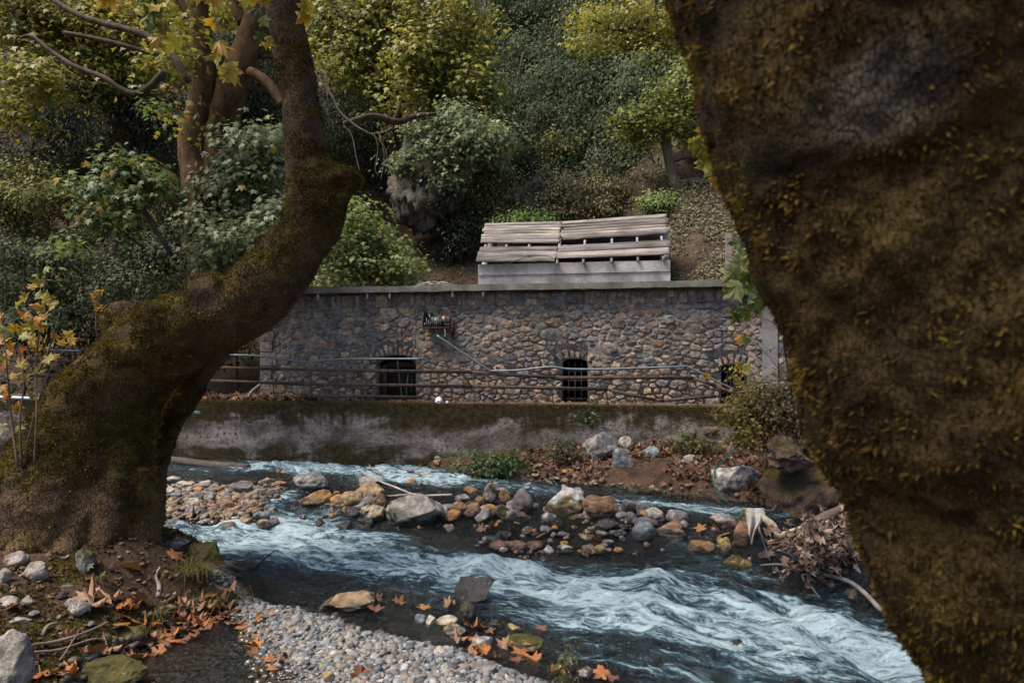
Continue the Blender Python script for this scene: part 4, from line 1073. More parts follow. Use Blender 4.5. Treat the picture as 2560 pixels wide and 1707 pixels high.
L2 = [(1835, 615), (1850, 600), (1868, 625), (1888, 640), (1845, 670), (1870, 680), (1840, 700), (1860, 715), (1885, 700), (1895, 725), (1825, 710), (1880, 745), (1900, 665), (1855, 645), (1905, 745), (1868, 740)]
leafy_twig(near, [(2000, 560), (1930, 590), (1890, 640), (1870, 690), (1860, 720)], 5.6, L2, [GRN, GRN, GRN, PAL_], .17)
leafy_twig(near, [(1960, 830), (1920, 800), (1870, 790), (1840, 782)], 5.9, [(1835, 775), (1850, 770), (1865, 780), (1845, 785)], [GRN], .11, r=.004)
leafy_twig(near, [(1980, 980), (1930, 900), (1880, 850), (1855, 842)], 6.2, [(1852, 838), (1862, 842), (1848, 905), (1862, 915), (1770, 935)], [GRN, YEL], .09, r=.004)

limb = np.array([(.38, 1.75, 4.25), (1.0, 3.0, 4.32), (1.7, 4.5, 4.36), W(1960, 250, 5.6), (2.52, 5.7, 3.9), W(2000, 560, 5.6), (2.45, 5.8, 2.9), W(1960, 830, 5.9), W(1980, 980, 6.2)])
V, F = sweep(limb, [.07, .055, .045, .03, .022, .018, .013, .01, .006], 8, 5, wob=.1); rel(near, ob('branch', mesh_np('branch', V, F, np.tile([.06, .045, .035], (len(V), 1)), True, mats=M['bark_far']), near))
# ------------------------------------------------------------------ crowns
def crown_points(blobs, n, rng, clump=.35, per=26, shell=.55, cz=.55):
    """leaf positions gathered in clumps through a set of ellipsoids"""
    vol = np.array([b[3] * b[4] * b[5] for b in blobs]) ** .72; k = rng.choice(len(blobs), max(1, n // per), p=vol / vol.sum())
    B = np.array(blobs)[k]
    d = rng.normal(0, 1, (len(k), 3)); d /= np.linalg.norm(d, axis=1)[:, None]
    r = (shell + (1 - shell) * rng.random(len(k)) ** .5)[:, None]; r = np.where(rng.random((len(k), 1)) < .25, rng.random((len(k), 1)) ** .5, r)
    wob = 1 + .28 * fbm(d * 2.1 + B[:, :3], 3, 5)[:, None]
    C = B[:, :3] + d * r * B[:, 3:6] * wob
    cl = clump * rng.uniform(.55, 1.35, len(k))
    idx = np.repeat(np.arange(len(k)), per)
    off = rng.normal(0, 1, (len(idx), 3)) * cl[idx][:, None] * np.array([1, 1, cz])
    P = C[idx] + off
    out = d[idx] + off / (cl[idx][:, None] * 1.6)
    return P, out, idx, rng.random(len(k))
def make_crown(name, parent, blobs, n, size, pal, seed, tmpl=PLANE_MID, mat='leaf', clump=.35, per=26, upbias=.8, hang=.5, shell=.45, minz=None, alt=None, sub=7, cz=.55, outw=.55, subr=(.28, .58)):
    rng = np.random.default_rng(seed)
    if sub:
        nb = []
        for q in blobs:
            for _ in range(sub):
                d = rng.normal(0, 1, 3); d = d / np.linalg.norm(d) * rng.random() ** .5 * .85
                nb.append((q[0] + d[0] * q[3], q[1] + d[1] * q[4], q[2] + d[2] * q[5], *(np.array(q[3:6]) * rng.uniform(*subr) * rng.uniform(.8, 1.25, 3))))
        blobs = nb
    P, out, idx, tint = crown_points(blobs, n, rng, clump, per, shell, cz)
    if minz is not None:
        k = P[:, 2] > minz(P[:, 0], P[:, 1]); P, out, idx = P[k], out[k], idx[k]
    pal = np.array(pal); t = tint[idx]; f = t * (len(pal) - 1); i = np.minimum(f.astype(int), len(pal) - 2); f = (f - i)[:, None]
    c = pal[i] * (1 - f) + pal[i + 1] * f
    c = c * rng.uniform(.84, 1.16, (len(P), 1))
    if alt is not None:
        ch = rng.random(len(P)) < alt[1]; c[ch] = np.array(alt[0]) * rng.uniform(.7, 1.2, (ch.sum(), 1))
    nv = out * outw + np.array([0, -.25, upbias]) + rng.normal(0, .34, P.shape)
    R = frames(nv, rng)
    # leaf tips tend to point down and out
    R0 = R.copy(); down = np.array([0, 0, -hang]) + out * .4 + rng.normal(0, .35, P.shape)
    nz = R[:, :, 2]; d = down - nz * (down * nz).sum(1)[:, None]; d /= np.linalg.norm(d, axis=1)[:, None] + 1e-9
    x = np.cross(d, nz); R = np.stack([x, d, nz], 2)
    S = size * rng.uniform(.6, 1.25, len(P))
    V, F, cc = stamp(tmpl[0], tmpl[1], P, R, S, c)
    return ob(name, mesh_np(name, V, F, cc, mats=M[mat]), parent)
def PB(x, y, rx, ry, Y, rY=None):
    """picture ellipse at a distance -> ellipsoid"""
    c = W(x, y, Y); k = Y / FPX; rY = rY or (rx + ry) / 2 * k
    return (*c, rx * k, rY, ry * k)
def woody(parent, name, paths, col, mat='bark_far', nseg=10, root=None, wob=.12):
    mb = MB()
    for i, P in enumerate(paths):
        P = np.array(P); V, F = sweep(P[:, :3], P[:, 3], nseg, 5, wob=wob, seed=i)
        mb.add(V, F, np.array(col) * (1 + .4 * fbm(V * 2.5, 3, 3 + i))[:, None])
    return ob(name, mb.mesh(name, M[mat], True), parent)
def tree(name, label, base, paths, blobs, n, size, pal, seed, cat='tree', barkc=(.060, .042, .030), group=None, branches=(), **kw):
    t = thing(name, label, cat, base, group)
    if paths: rel(t, woody(t, 'trunk' if cat == 'tree' else 'stem', paths, barkc))
    for b in branches: rel(t, woody(t, 'branch', [b], barkc, nseg=7))
    rel(t, make_crown('crown' if cat == 'tree' else 'foliage', t, blobs, n, size, pal, seed, **kw))
    return t
def on_hill(x, y): return (x, y, float(hill_z(np.array(x), np.array(y))))

OLIVE = [(.08, .092, .02), (.15, .155, .026), (.24, .22, .034), (.36, .29, .036)]
GOLD = [(.115, .135, .026), (.195, .20, .036), (.29, .265, .044), (.40, .325, .05)]
FRESH = [(.055, .085, .028), (.085, .125, .035), (.12, .16, .045), (.17, .20, .05)]
PALEG = [(.075, .11, .055), (.12, .16, .08), (.18, .21, .11), (.25, .26, .13)]
DARKG = [(.014, .021, .012), (.022, .031, .017), (.032, .042, .021), (.042, .052, .025)]  # dark foliage greens; also hold the deep shade of the slope's gaps
EVER = [(.022, .034, .016), (.036, .052, .023), (.056, .074, .031), (.085, .100, .040)]
YGRN = [(.14, .15, .024), (.22, .215, .034), (.31, .275, .04), (.37, .31, .045)]

# twin-stemmed plane tree on the left slope
Y0 = 15.2
b = W(515, 590, Y0)
paths = [[WR(515, 640, 58, Y0), WR(512, 560, 46, Y0), WR(497, 470, 40, Y0), WR(486, 390, 38, Y0), WR(492, 320, 36, Y0), WR(510, 230, 31, Y0), WR(508, 130, 27, Y0), WR(496, 40, 25, Y0), WR(488, -120, 22, Y0), WR(480, -400, 12, Y0)],
         [WR(530, 520, 30, Y0), WR(540, 430, 32, Y0), WR(553, 330, 37, Y0), WR(582, 220, 37, Y0), WR(615, 130, 35, Y0), WR(650, 40, 35, Y0), WR(680, -80, 30, Y0), WR(720, -350, 16, Y0)]]
brs = [[WR(500, 565, 18, Y0), WR(455, 520, 16, 15.0), WR(400, 478, 14, 14.7), WR(330, 455, 13, 14.5), WR(250, 460, 8, 14.2), WR(160, 500, 6, 14)],
       [WR(430, 460, 18, 14.8), WR(420, 448, 16, 14.8), WR(360, 449, 14, 14.7), WR(320, 455, 10, 14.6)],
       [WR(505, 60, 14, Y0), WR(470, 30, 12, Y0), WR(430, -20, 10, Y0), WR(400, -80, 8, Y0)],
       [WR(625, 180, 14, Y0 - .2), WR(660, 200, 13, Y0 - .3), WR(690, 235, 12, Y0 - .4), WR(705, 262, 9, Y0 - .5)],
       [WR(610, 60, 16, Y0), WR(590, 20, 13, Y0), WR(570, -40, 12, Y0)],
       [WR(700, 245, 6, Y0), WR(660, 228, 6, Y0), WR(620, 225, 5, Y0)],
       [WR(700, 145, 5, Y0), WR(650, 142, 5, Y0)]]
tw = tree('plane_tree', 'reddish twin stemmed tree with ivy on the dark left slope', tuple(b), paths, [PB(470, -60, 250, 70, 15, 2.5), PB(650, -90, 150, 60, 15, 2), PB(500, 180, 50, 60, 14.6, .4), PB(480, 290, 30, 60, 14.5, .3), PB(430, 150, 50, 60, 14.4, .4), PB(440, 60, 60, 50, 14.4, .4)], 3600, .13, YGRN, 101, barkc=(.082, .044, .020), branches=brs)
rng = np.random.default_rng(9)
ivy = []
for (x, y, r) in [(548, 360, 34), (552, 320, 36), (565, 270, 36), (530, 430, 30), (585, 215, 30), (525, 500, 40), (520, 560, 45), (560, 300, 37)]:
    ivy.append(PB(x + 6, y, r, 30, Y0 - .15, .34))
rel(tw, make_crown('ivy', tw, ivy, 2600, .06, DARKG + [(.05, .06, .02)], 102, OVAL, 'leaf_ever', clump=.10, per=12))

# foliage masses of the left slope
def hill_hit(px, py):
    t = np.arange(16.0, 70, .2); zz = hill_z((px - 1280) / FPX * t, t); i = np.nonzero(EYE - (py - HOR) / FPX * t <= zz)[0]
    return t[i[0]] if len(i) else 70.0
def PBs(L, Y, dY=0, rng=np.random.default_rng(1)):
    out = []
    for x, y, rx, ry in L:
        Yq = Y + rng.normal(0, 1) * dY
        if y < 700: Yq = min(Yq, hill_hit(x, y) - .35 * min(rx, ry) / FPX * Y)      # keep every clump above the slope
        out.append(PB(x, y, rx, ry, Yq))
    return out
tree('plane_tree', 'olive yellow tree crown filling the upper left corner', on_hill(-11.5, 20), [[(*on_hill(-11.5, 20), .3), (-11.4, 20, 9, .25), (-11, 20, 12, .2), (-10, 20, 15, .12)]],
     PBs([(50, 50, 130, 90), (190, 100, 150, 90), (320, 60, 140, 90), (90, 200, 120, 60), (260, 215, 150, 50), (20, 290, 80, 70), (390, 150, 60, 70), (160, -40, 220, 60)], 19, .8), 12000, .17, OLIVE, 111, tmpl=PLANE_FAR, sub=15, subr=(.14, .36), branches=[
     [WR(470, 205, 8, 13), WR(440, 150, 9, 13), WR(395, 105, 9, 13.2), WR(340, 80, 9, 13.4), WR(270, 62, 8, 13.6), WR(190, 35, 7, 13.8), WR(100, -20, 7, 14)],
     [WR(410, 180, 9, 14), WR(372, 220, 9, 14), WR(338, 236, 9, 14), WR(300, 222, 7, 14), WR(262, 195, 6, 14), WR(185, 165, 6, 14.2), WR(130, 130, 5, 14.4), WR(80, 92, 5, 14.5), WR(50, 95, 3, 14.5)],
     [WR(400, 140, 6, 15), WR(330, 120, 6, 15), WR(250, 100, 6, 15), WR(160, 82, 5, 15)]], alt=((.34, .20, .03), .05))
tree('plane_sapling', 'light green broad leaved bush beside the twin stemmed tree', tuple(W(300, 620, 13.2)), [[WR(430, 640, 6, 13.4), WR(380, 560, 6, 13.3), WR(330, 470, 5, 13.2), WR(300, 400, 3, 13.2)], [WR(360, 620, 4, 13.3), WR(280, 560, 4, 13.2), WR(230, 500, 3, 13)]],
     PBs([(300, 405, 60, 30), (350, 430, 60, 40), (270, 470, 70, 40), (330, 500, 70, 30), (240, 545, 70, 35), (400, 470, 30, 30), (300, 560, 50, 30), (170, 610, 30, 20), (130, 690, 25, 25), (395, 250, 30, 40)], 13.2, .3), 1800, .135, FRESH, 112, sub=15, subr=(.14, .36), cat='bush', clump=.22, per=12, alt=((.30, .19, .03), .08))
tree('plane_sapling', 'pale leafy bush directly behind the bend of the leaning trunk', tuple(W(640, 760, 14.6)), [[WR(600, 760, 5, 14.6), WR(610, 600, 5, 14.6), WR(630, 450, 4, 14.6), WR(640, 350, 3, 14.6)]],
     PBs([(610, 350, 60, 25), (660, 360, 50, 40), (590, 420, 60, 40), (660, 440, 70, 45), (560, 470, 60, 35), (620, 510, 90, 45), (690, 540, 60, 60), (580, 580, 90, 40), (660, 620, 90, 40), (530, 640, 80, 40), (500, 560, 40, 40), (600, 690, 80, 40)], 14.6, .4), 5600, .135, PALEG, 113, sub=15, subr=(.14, .36), cat='bush', clump=.26, per=16, alt=((.26, .19, .04), .03))
tree('plane_sapling', 'bright green bush growing behind the roof between trunk and shed', on_hill(-3.6, 19.6), [[(*on_hill(-3.6, 19.6), .05), (-3.7, 19.5, 5, .04), (-3.9, 19.5, 6.2, .02)]],
     PBs([(870, 520, 60, 40), (830, 580, 60, 50), (910, 570, 80, 50), (960, 610, 80, 50), (860, 640, 90, 55), (940, 670, 100, 45), (1010, 670, 60, 40), (820, 690, 60, 40)], 19.4, .35), 5200, .145, [(.09, .13, .04), (.14, .19, .06), (.21, .26, .085), (.28, .30, .10)], 114, tmpl=PLANE_FAR, sub=15, subr=(.16, .40), cat='bush', clump=.26, per=16, alt=((.34, .28, .05), .06))
tree('plane_sapling', 'pale plane bush hanging over the grey cliff above the roof', on_hill(-1.6, 21.4), [[(*on_hill(-1.6, 21.4), .06), (-1.7, 21.3, 8, .05), (-1.3, 21.2, 9.4, .02)]],
     PBs([(1060, 330, 60, 40), (1120, 290, 70, 45), (1170, 330, 80, 45), (1100, 380, 70, 40), (1200, 385, 70, 35), (1250, 335, 35, 35), (1110, 440, 35, 35), (1010, 395, 40, 30), (1240, 390, 35, 30), (1130, 430, 30, 50)], 20.6, .4), 5200, .145, [tuple(np.array(c_) * 1.35) for c_ in PALEG], 115, tmpl=PLANE_FAR, sub=15, subr=(.14, .36), cat='bush', clump=.26, per=16, alt=((.30, .18, .03), .04), branches=[[WR(860, 310, 7, 19), WR(930, 290, 8, 19.4), WR(990, 305, 9, 19.8), WR(1040, 290, 7, 20), WR(1090, 285, 4, 20.2)], [WR(985, 305, 6, 19.8), WR(995, 280, 6, 19.8), WR(1000, 255, 4, 19.8)]])
tree('golden_tree', 'golden green drooping tree crown at top centre', on_hill(-4.0, 24), [[(*on_hill(-4.0, 24), .25), (-4, 24, 10, .2), (-3.6, 23.5, 13, .16), (-3, 23, 16, .08)]],
     PBs([(850, 60, 90, 100), (950, 50, 110, 100), (1060, 40, 100, 90), (1160, 30, 70, 60), (930, 170, 80, 80), (1040, 150, 100, 90), (1150, 130, 70, 80), (1180, 210, 60, 50), (1090, 240, 80, 50), (1210, 250, 50, 35), (1000, 240, 60, 50), (830, 160, 50, 50), (1225, 200, 16, 60), (1195, 270, 14, 50), (1130, 300, 16, 40), (1060, 290, 14, 50), (960, 270, 14, 50), (1240, 60, 16, 50)], 22, .8), 15000, .175, GOLD, 116, tmpl=PLANE_FAR, sub=15, subr=(.14, .36), hang=1.4, clump=.30, per=20, cz=1.25, alt=((.08, .10, .03), .15))
# dark undergrowth trees behind
k = 0
for lab, L, Y, n in [('dark evergreen thicket left of the twin stemmed tree', [(80, 380, 150, 80), (250, 340, 130, 90), (380, 330, 90, 100), (150, 300, 150, 60), (430, 420, 60, 120)], 22, 15000),
                     ('dark thicket in the gap between the two leaning trunks', [(620, 250, 110, 120), (570, 120, 110, 120), (700, 330, 110, 100), (640, 420, 120, 80)], 22, 12000),
                     ('dark tangled tree behind the upright mossy stem', [(820, 230, 110, 90), (930, 300, 90, 70), (850, 380, 110, 100), (960, 250, 70, 90), (900, 450, 80, 60)], 24.5, 12000),
                     ('shadowy evergreen below the golden crown', [(1060, 260, 100, 70), (1130, 200, 80, 60), (1000, 190, 90, 70)], 27, 8000)]:
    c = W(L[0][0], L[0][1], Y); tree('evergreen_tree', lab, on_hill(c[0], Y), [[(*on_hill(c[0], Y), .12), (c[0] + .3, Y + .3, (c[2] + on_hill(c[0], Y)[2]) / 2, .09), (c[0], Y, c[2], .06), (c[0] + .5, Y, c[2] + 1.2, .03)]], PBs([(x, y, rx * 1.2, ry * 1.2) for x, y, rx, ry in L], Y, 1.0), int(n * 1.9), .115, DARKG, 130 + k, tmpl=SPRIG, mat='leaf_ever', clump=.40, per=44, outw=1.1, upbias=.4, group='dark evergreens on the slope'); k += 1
for lab, L, Y, n in [('tall grey green evergreen right of the golden crown', [(1270, 60, 70, 60), (1310, 110, 80, 80), (1250, 160, 60, 80), (1330, 200, 70, 60), (1300, 20, 80, 60)], 35, 15000),
                     ('round evergreen at the top centre of the hillside', [(1400, 30, 90, 60), (1450, 80, 80, 60), (1370, 110, 70, 70), (1430, 140, 60, 60)], 41, 13000),
                     ('dark evergreen behind the yellow plane tree', [(1520, 210, 80, 60), (1560, 270, 90, 70), (1470, 260, 80, 80), (1600, 220, 90, 70), (1440, 320, 60, 70), (1540, 330, 80, 50)], 33, 16000),
                     ('evergreen with feathery crown above the ivy dome', [(1290, 250, 70, 70), (1330, 300, 60, 60), (1270, 340, 60, 50), (1380, 250, 60, 60), (1300, 390, 55, 45)], 30, 13000),
                     ('broad evergreen filling the slope between the yellow plane tree and the ridge', [(1480, 180, 110, 90), (1560, 130, 90, 70), (1420, 230, 100, 80), (1500, 300, 110, 70), (1600, 310, 80, 80), (1640, 230, 80, 70)], 32, 16000),
                     ('low dark evergreen right above the ivy dome', [(1340, 380, 70, 55), (1400, 310, 80, 60), (1290, 420, 50, 40), (1450, 400, 60, 40)], 27, 9000),
                     ('evergreen on the left of the yellow plane crown', [(1380, 60, 90, 70), (1360, 170, 80, 70), (1440, 60, 70, 60), (1240, 100, 60, 80)], 37, 13000),
                     ('far evergreen at the very top of the hill', [(1560, 20, 120, 60), (1680, 60, 120, 80), (1250, -20, 120, 50), (1480, -20, 120, 40)], 46, 12000),
                     ('far evergreens behind the olive crown at upper left', [(40, 120, 120, 110), (200, 60, 150, 100), (380, 60, 120, 120), (700, 40, 120, 120), (860, 20, 150, 90)], 38, 16000)]:
    c = W(L[0][0], L[0][1], Y); tree('evergreen_tree', lab, on_hill(c[0], Y), [[(*on_hill(c[0], Y), .25), (c[0], Y, c[2], .16), (c[0] + .3, Y, c[2] + 2, .05)]], PBs([(x, y, rx * 1.25, ry * 1.25) for x, y, rx, ry in L], Y, 1.2), int(n * 1.9), .17, [tuple(np.array(c_) * (.72, 1.15, .6, 1.0, .85, .62, 1.1, .9, .8)[k % 9]) for c_ in EVER], 130 + k, tmpl=SPRIG, mat='leaf_ever', clump=.42, per=50, outw=1.1, upbias=.4, group='evergreens on the hillside'); k += 1
c = on_hill((1400 - 1280) / FPX * 31, 31)
dt = thing('bare_tree', 'thick dark bare trunk standing in the shade above the shed', 'tree', c)
rel(dt, woody(dt, 'trunk', [[(c[0] + 1.0, 31, c[2] - .3, .3), (c[0] + 1.1, 31, c[2] + 1.2, .25), (c[0] + 1.3, 31, c[2] + 3.4, .2)]], (.10, .085, .075)))
# yellow and green plane trees at right
t1 = tree('plane_tree', 'yellow green autumn plane tree at the top right of the hillside', on_hill(6.6, 28), [[(*on_hill(6.6, 28), .35), WR(1690, 260, 12, 27), WR(1660, 180, 12, 27), WR(1642, 110, 11, 27), WR(1628, 50, 10, 27), WR(1640, -30, 9, 27)]],
     PBs([(1460, 40, 60, 40), (1530, 60, 80, 50), (1600, 30, 80, 50), (1680, 60, 70, 60), (1500, 120, 70, 35), (1590, 110, 80, 40), (1680, 130, 60, 40), (1560, 150, 80, 25), (1440, 110, 40, 30), (1640, 160, 60, 25)], 27, 1.0), 6500, .15, YGRN, 151, tmpl=PLANE_FAR, sub=15, subr=(.14, .36), shell=.3, clump=.40, per=18, branches=[[WR(1650, 140, 6, 27), WR(1600, 135, 5, 26.8), WR(1550, 145, 4, 26.5), WR(1490, 150, 2, 26)], [WR(1640, 85, 5, 27), WR(1590, 70, 4, 26.8), WR(1540, 75, 3, 26.5), WR(1480, 50, 2, 26)], [WR(1632, 70, 5, 27), WR(1600, 25, 4, 26.8), WR(1560, 0, 3, 26.5)], [WR(1655, 150, 6, 27), WR(1700, 130, 5, 27), WR(1750, 140, 4, 27)]])
t2 = tree('plane_tree', 'fresh green plane tree with patchy trunk behind the shed on the right', on_hill(5.0, 21.6), [[WR(1706, 560, 24, 21.4), WR(1698, 500, 17, 21.4), WR(1684, 440, 14, 21.4), WR(1668, 380, 12, 21.4), WR(1668, 320, 14, 21.4), WR(1690, 250, 10, 21.4), WR(1720, 180, 7, 21.4)]],
     PBs([(1590, 290, 50, 35), (1640, 250, 60, 40), (1700, 210, 60, 45), (1740, 260, 60, 50), (1650, 310, 60, 35), (1720, 320, 60, 35), (1575, 330, 30, 25), (1750, 190, 60, 50), (1610, 340, 40, 25)], 21.3, .5), 6000, .13, [(.075, .095, .02), (.12, .145, .026), (.18, .19, .03), (.25, .23, .035)], 152, tmpl=PLANE_FAR, sub=16, subr=(.14, .34), shell=.3, clump=.28, per=16, barkc=(.11, .082, .062), branches=[[WR(1680, 400, 9, 21.4), WR(1720, 390, 8, 21.3), WR(1780, 400, 6, 21.2)], [WR(1672, 350, 8, 21.4), WR(1630, 330, 5, 21.2), WR(1590, 330, 3, 21)], [WR(1690, 460, 9, 21.4), WR(1740, 452, 8, 21.2), WR(1800, 462, 7, 21)]])
# shrubs of the open slope
BR = [(.035, .045, .022), (.055, .065, .03), (.085, .095, .04), (.12, .12, .05)]
GREY = [(.055, .062, .042), (.08, .088, .058), (.11, .115, .07), (.15, .145, .09)]
for j, (lab, L, Y, n, pal) in enumerate([
    ('ivy covered dome shaped bush above the roof left of the shed', [(1225, 440, 60, 35), (1250, 480, 80, 50), (1190, 490, 60, 50), (1230, 530, 90, 35), (1290, 500, 35, 45)], 21.6, 10000, [(.045, .055, .03), (.075, .085, .04), (.12, .125, .06), (.17, .16, .085)]),
    ('dark shrub at the foot of the grey cliff', [(1120, 540, 50, 40), (1160, 590, 50, 40), (1110, 500, 30, 30)], 21.4, 4500, DARKG + [(.05, .06, .03)]),
    ('yellowish green shrub right above the shed roof middle', [(1400, 350, 40, 30), (1390, 390, 55, 30), (1430, 375, 30, 30)], 25, 4500, [(.06, .07, .02), (.10, .11, .03), (.16, .15, .04), (.21, .18, .05)]),
    ('bluish feathery shrub left of the patchy plane trunk', [(1530, 360, 60, 35), (1570, 400, 55, 45), (1510, 410, 50, 40), (1600, 440, 40, 30)], 24.6, 6500, GREY),
    ('grey green shrub behind the left half of the shed', [(1360, 450, 60, 35), (1400, 480, 60, 35), (1340, 510, 50, 25)], 23, 5000, GREY),
    ('low brown green shrub behind the ridge of the shed', [(1440, 480, 60, 40), (1480, 510, 60, 25), (1400, 530, 60, 20), (1520, 470, 50, 40)], 22, 6000, [(.07, .062, .035), (.10, .085, .045), (.13, .11, .055), (.10, .11, .04)]),
    ('small bright green shrub at the right end of the shed ridge', [(1640, 515, 35, 18), (1665, 505, 25, 18)], 20.6, 2000, FRESH),
    ('fern like shrub between ivy dome and shed ridge', [(1300, 545, 45, 18), (1350, 545, 35, 15), (1270, 560, 35, 18)], 20.4, 2600, FRESH),
    ('olive shrub on the slope left of the leaning tree', [(60, 440, 110, 45), (30, 500, 110, 60), (130, 520, 90, 60), (60, 580, 120, 50)], 17.5, 11000, [(.05, .06, .018), (.08, .085, .022), (.11, .105, .025), (.14, .12, .03)]),
    ('dark ivy bank below the twin stemmed tree', [(120, 640, 150, 50), (280, 690, 130, 50), (90, 730, 130, 50), (240, 780, 130, 40), (420, 640, 80, 40), (360, 600, 70, 40), (60, 800, 120, 40), (400, 760, 90, 50)], 16.3, 14000, [(.016, .026, .014), (.028, .040, .020), (.042, .055, .026), (.06, .07, .03)]),
    ('dark shrub in the gap left of the house corner', [(590, 800, 70, 60), (560, 860, 60, 40), (640, 760, 40, 50)], 17.4, 4500, [(.02, .03, .015), (.035, .045, .02), (.05, .06, .025), (.07, .06, .02)])]):
    c = W(L[0][0], L[0][1], Y); tree('shrub', lab, (c[0], Y, float(hill_z(np.array(c[0]), np.array(Y)))), [[(c[0], Y, float(hill_z(np.array(c[0]), np.array(Y))) - .1, .04), (c[0] + .1, Y - .1, c[2], .02)]], PBs([(x, y, rx * 1.15, ry * 1.2) for x, y, rx, ry in L], Y, .35), n, .10, [tuple(np.array(c_) * 1.25) for c_ in pal], 160 + j, cat='shrub', tmpl=OVAL, mat='leaf_ever', clump=.20, per=24)
# thicket that clothes the slope as one mass
rng = np.random.default_rng(303)
bl = []; pl = []
for _ in range(2600):
    Yb = 18.5 + 30 * rng.random() ** 1.25; px = rng.uniform(-420, 2750); Xb = (px - 1280) / FPX * Yb; zb = float(hill_z(np.array(Xb), np.array(Yb))); py = HOR - (zb - EYE) / Yb * FPX
    if py < -160 or (1610 < px < 1980 and py > 330) or (1020 < px < 1200 and py > 520) or (1180 < px < 1700 and py > 500) or (py > 600 and px > 700): continue
    r = rng.uniform(.7, 1.7) * (1 + (Yb - 18) / 40); bl.append((Xb, Yb, zb + r * .55, r, r * .9, r * rng.uniform(.7, 1.3))); pl.append(px < 1150)
    if len(bl) >= 620: break
L_ = [b for b, l in zip(bl, pl) if l]; R__ = [b for b, l in zip(bl, pl) if not l]
for nm, q, n, pal, lab, sd in (('hillside_thicket', L_, 130000, [(.010, .015, .008), (.018, .024, .011), (.030, .036, .015), (.052, .052, .019)], 'dark shaded thicket covering the left and middle hillside', 191), ('evergreen_thicket', R__, 120000, EVER, 'grey green evergreen thicket covering the upper right hillside', 192)):  # hillside_thicket greens lowered so deep shadow between clumps sits in the colour
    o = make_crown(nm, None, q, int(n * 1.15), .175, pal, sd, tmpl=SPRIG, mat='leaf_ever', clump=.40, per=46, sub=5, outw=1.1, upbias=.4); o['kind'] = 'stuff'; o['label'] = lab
# bright scrub on the open slope right of the shed
n = 42000; Yv = rng.uniform(15.9, 26, n); Xv = (np.where(rng.random(n) < .75, rng.uniform(1640, 1960, n), rng.uniform(1960, 2700, n)) - 1280) / FPX * Yv; den = n2(Xv, Yv, .8, 63, 4); k = den > -.18; Xv, Yv, den = Xv[k], Yv[k], den[k]
Zv = hill_z(Xv, Yv) + np.abs(rng.normal(0, .2, len(Xv))) * (.7 + den); pal = np.array([[.17, .165, .095], [.12, .125, .06], [.22, .20, .13], [.09, .09, .045], [.14, .085, .05]])[rng.integers(0, 5, len(Xv))] * rng.uniform(.6, 1.3, (len(Xv), 1))
V, F, cc = stamp(*OVAL, np.stack([Xv, Yv, Zv], 1), frames(np.array([0, -.6, .8]) + rng.normal(0, .5, (len(Xv), 3)), rng), rng.uniform(.05, .11, len(Xv)), pal)
ob('slope_scrub', mesh_np('slope_scrub', V, F, cc, mats=M['leaf_ever']), kind='stuff', label='pale green scrub on the open slope right of the shed')
# ground cover over the hillside
rng = np.random.default_rng(33)
n = 70000
Yv = 16.6 + 32 * rng.random(n) ** 1.5; Xv = (rng.uniform(-80, 2640, n) - 1280) / FPX * Yv
k = (Yv > 17.2 - .15 * Xv + 1.6 * (np.abs(Xv + 1) < 6.5)); Xv, Yv = Xv[k], Yv[k]
den = n2(Xv, Yv, 0.45, 61, 4); k = (den > -.12) | (rng.random(len(Xv)) < .18); Xv, Yv, den = Xv[k], Yv[k], den[k]
Zv = hill_z(Xv, Yv) + np.abs(rng.normal(0, .22, len(Xv))) * (.6 + den)
open_slope = (Xv > 3.0) & (Yv < 27)
pal = np.where(open_slope[:, None], np.array([.15, .14, .075]), np.array([.045, .055, .024])) * rng.uniform(.5, 1.35, (len(Xv), 1))  # paler ground cover on the open slope, dark green elsewhere
br = rng.random(len(Xv)) < .28; pal[br] = np.array([.12, .062, .032]) * rng.uniform(.5, 1.2, (br.sum(), 1))
nv = np.array([0, -.6, .8]) + rng.normal(0, .5, (len(Xv), 3))
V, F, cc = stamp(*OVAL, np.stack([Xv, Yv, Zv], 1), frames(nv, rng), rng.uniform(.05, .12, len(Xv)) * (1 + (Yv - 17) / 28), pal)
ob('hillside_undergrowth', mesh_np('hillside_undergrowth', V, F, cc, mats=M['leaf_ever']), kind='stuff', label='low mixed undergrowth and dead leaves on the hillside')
# overhead crowns that shade the banks
rel(big, make_crown('crown', big, [(-4.2, 6.5, 10.5, 2.6, 2.4, 1.4), (-2.0, 5.0, 11.5, 2.2, 2.2, 1.2), (-6.5, 8, 11, 2.5, 2.5, 1.5)], 5000, .19, YGRN, 180, tmpl=PLANE_FAR, clump=.5, per=20))
rel(near, make_crown('crown', near, [(1.5, 1.5, 8.5, 2.8, 2.5, 1.2), (3.5, 3.0, 9.2, 2.2, 2.4, 1.2), (-.5, -.5, 9, 2.2, 2.2, 1.2)], 4500, .19, YGRN, 181, tmpl=PLANE_FAR, clump=.5, per=20))
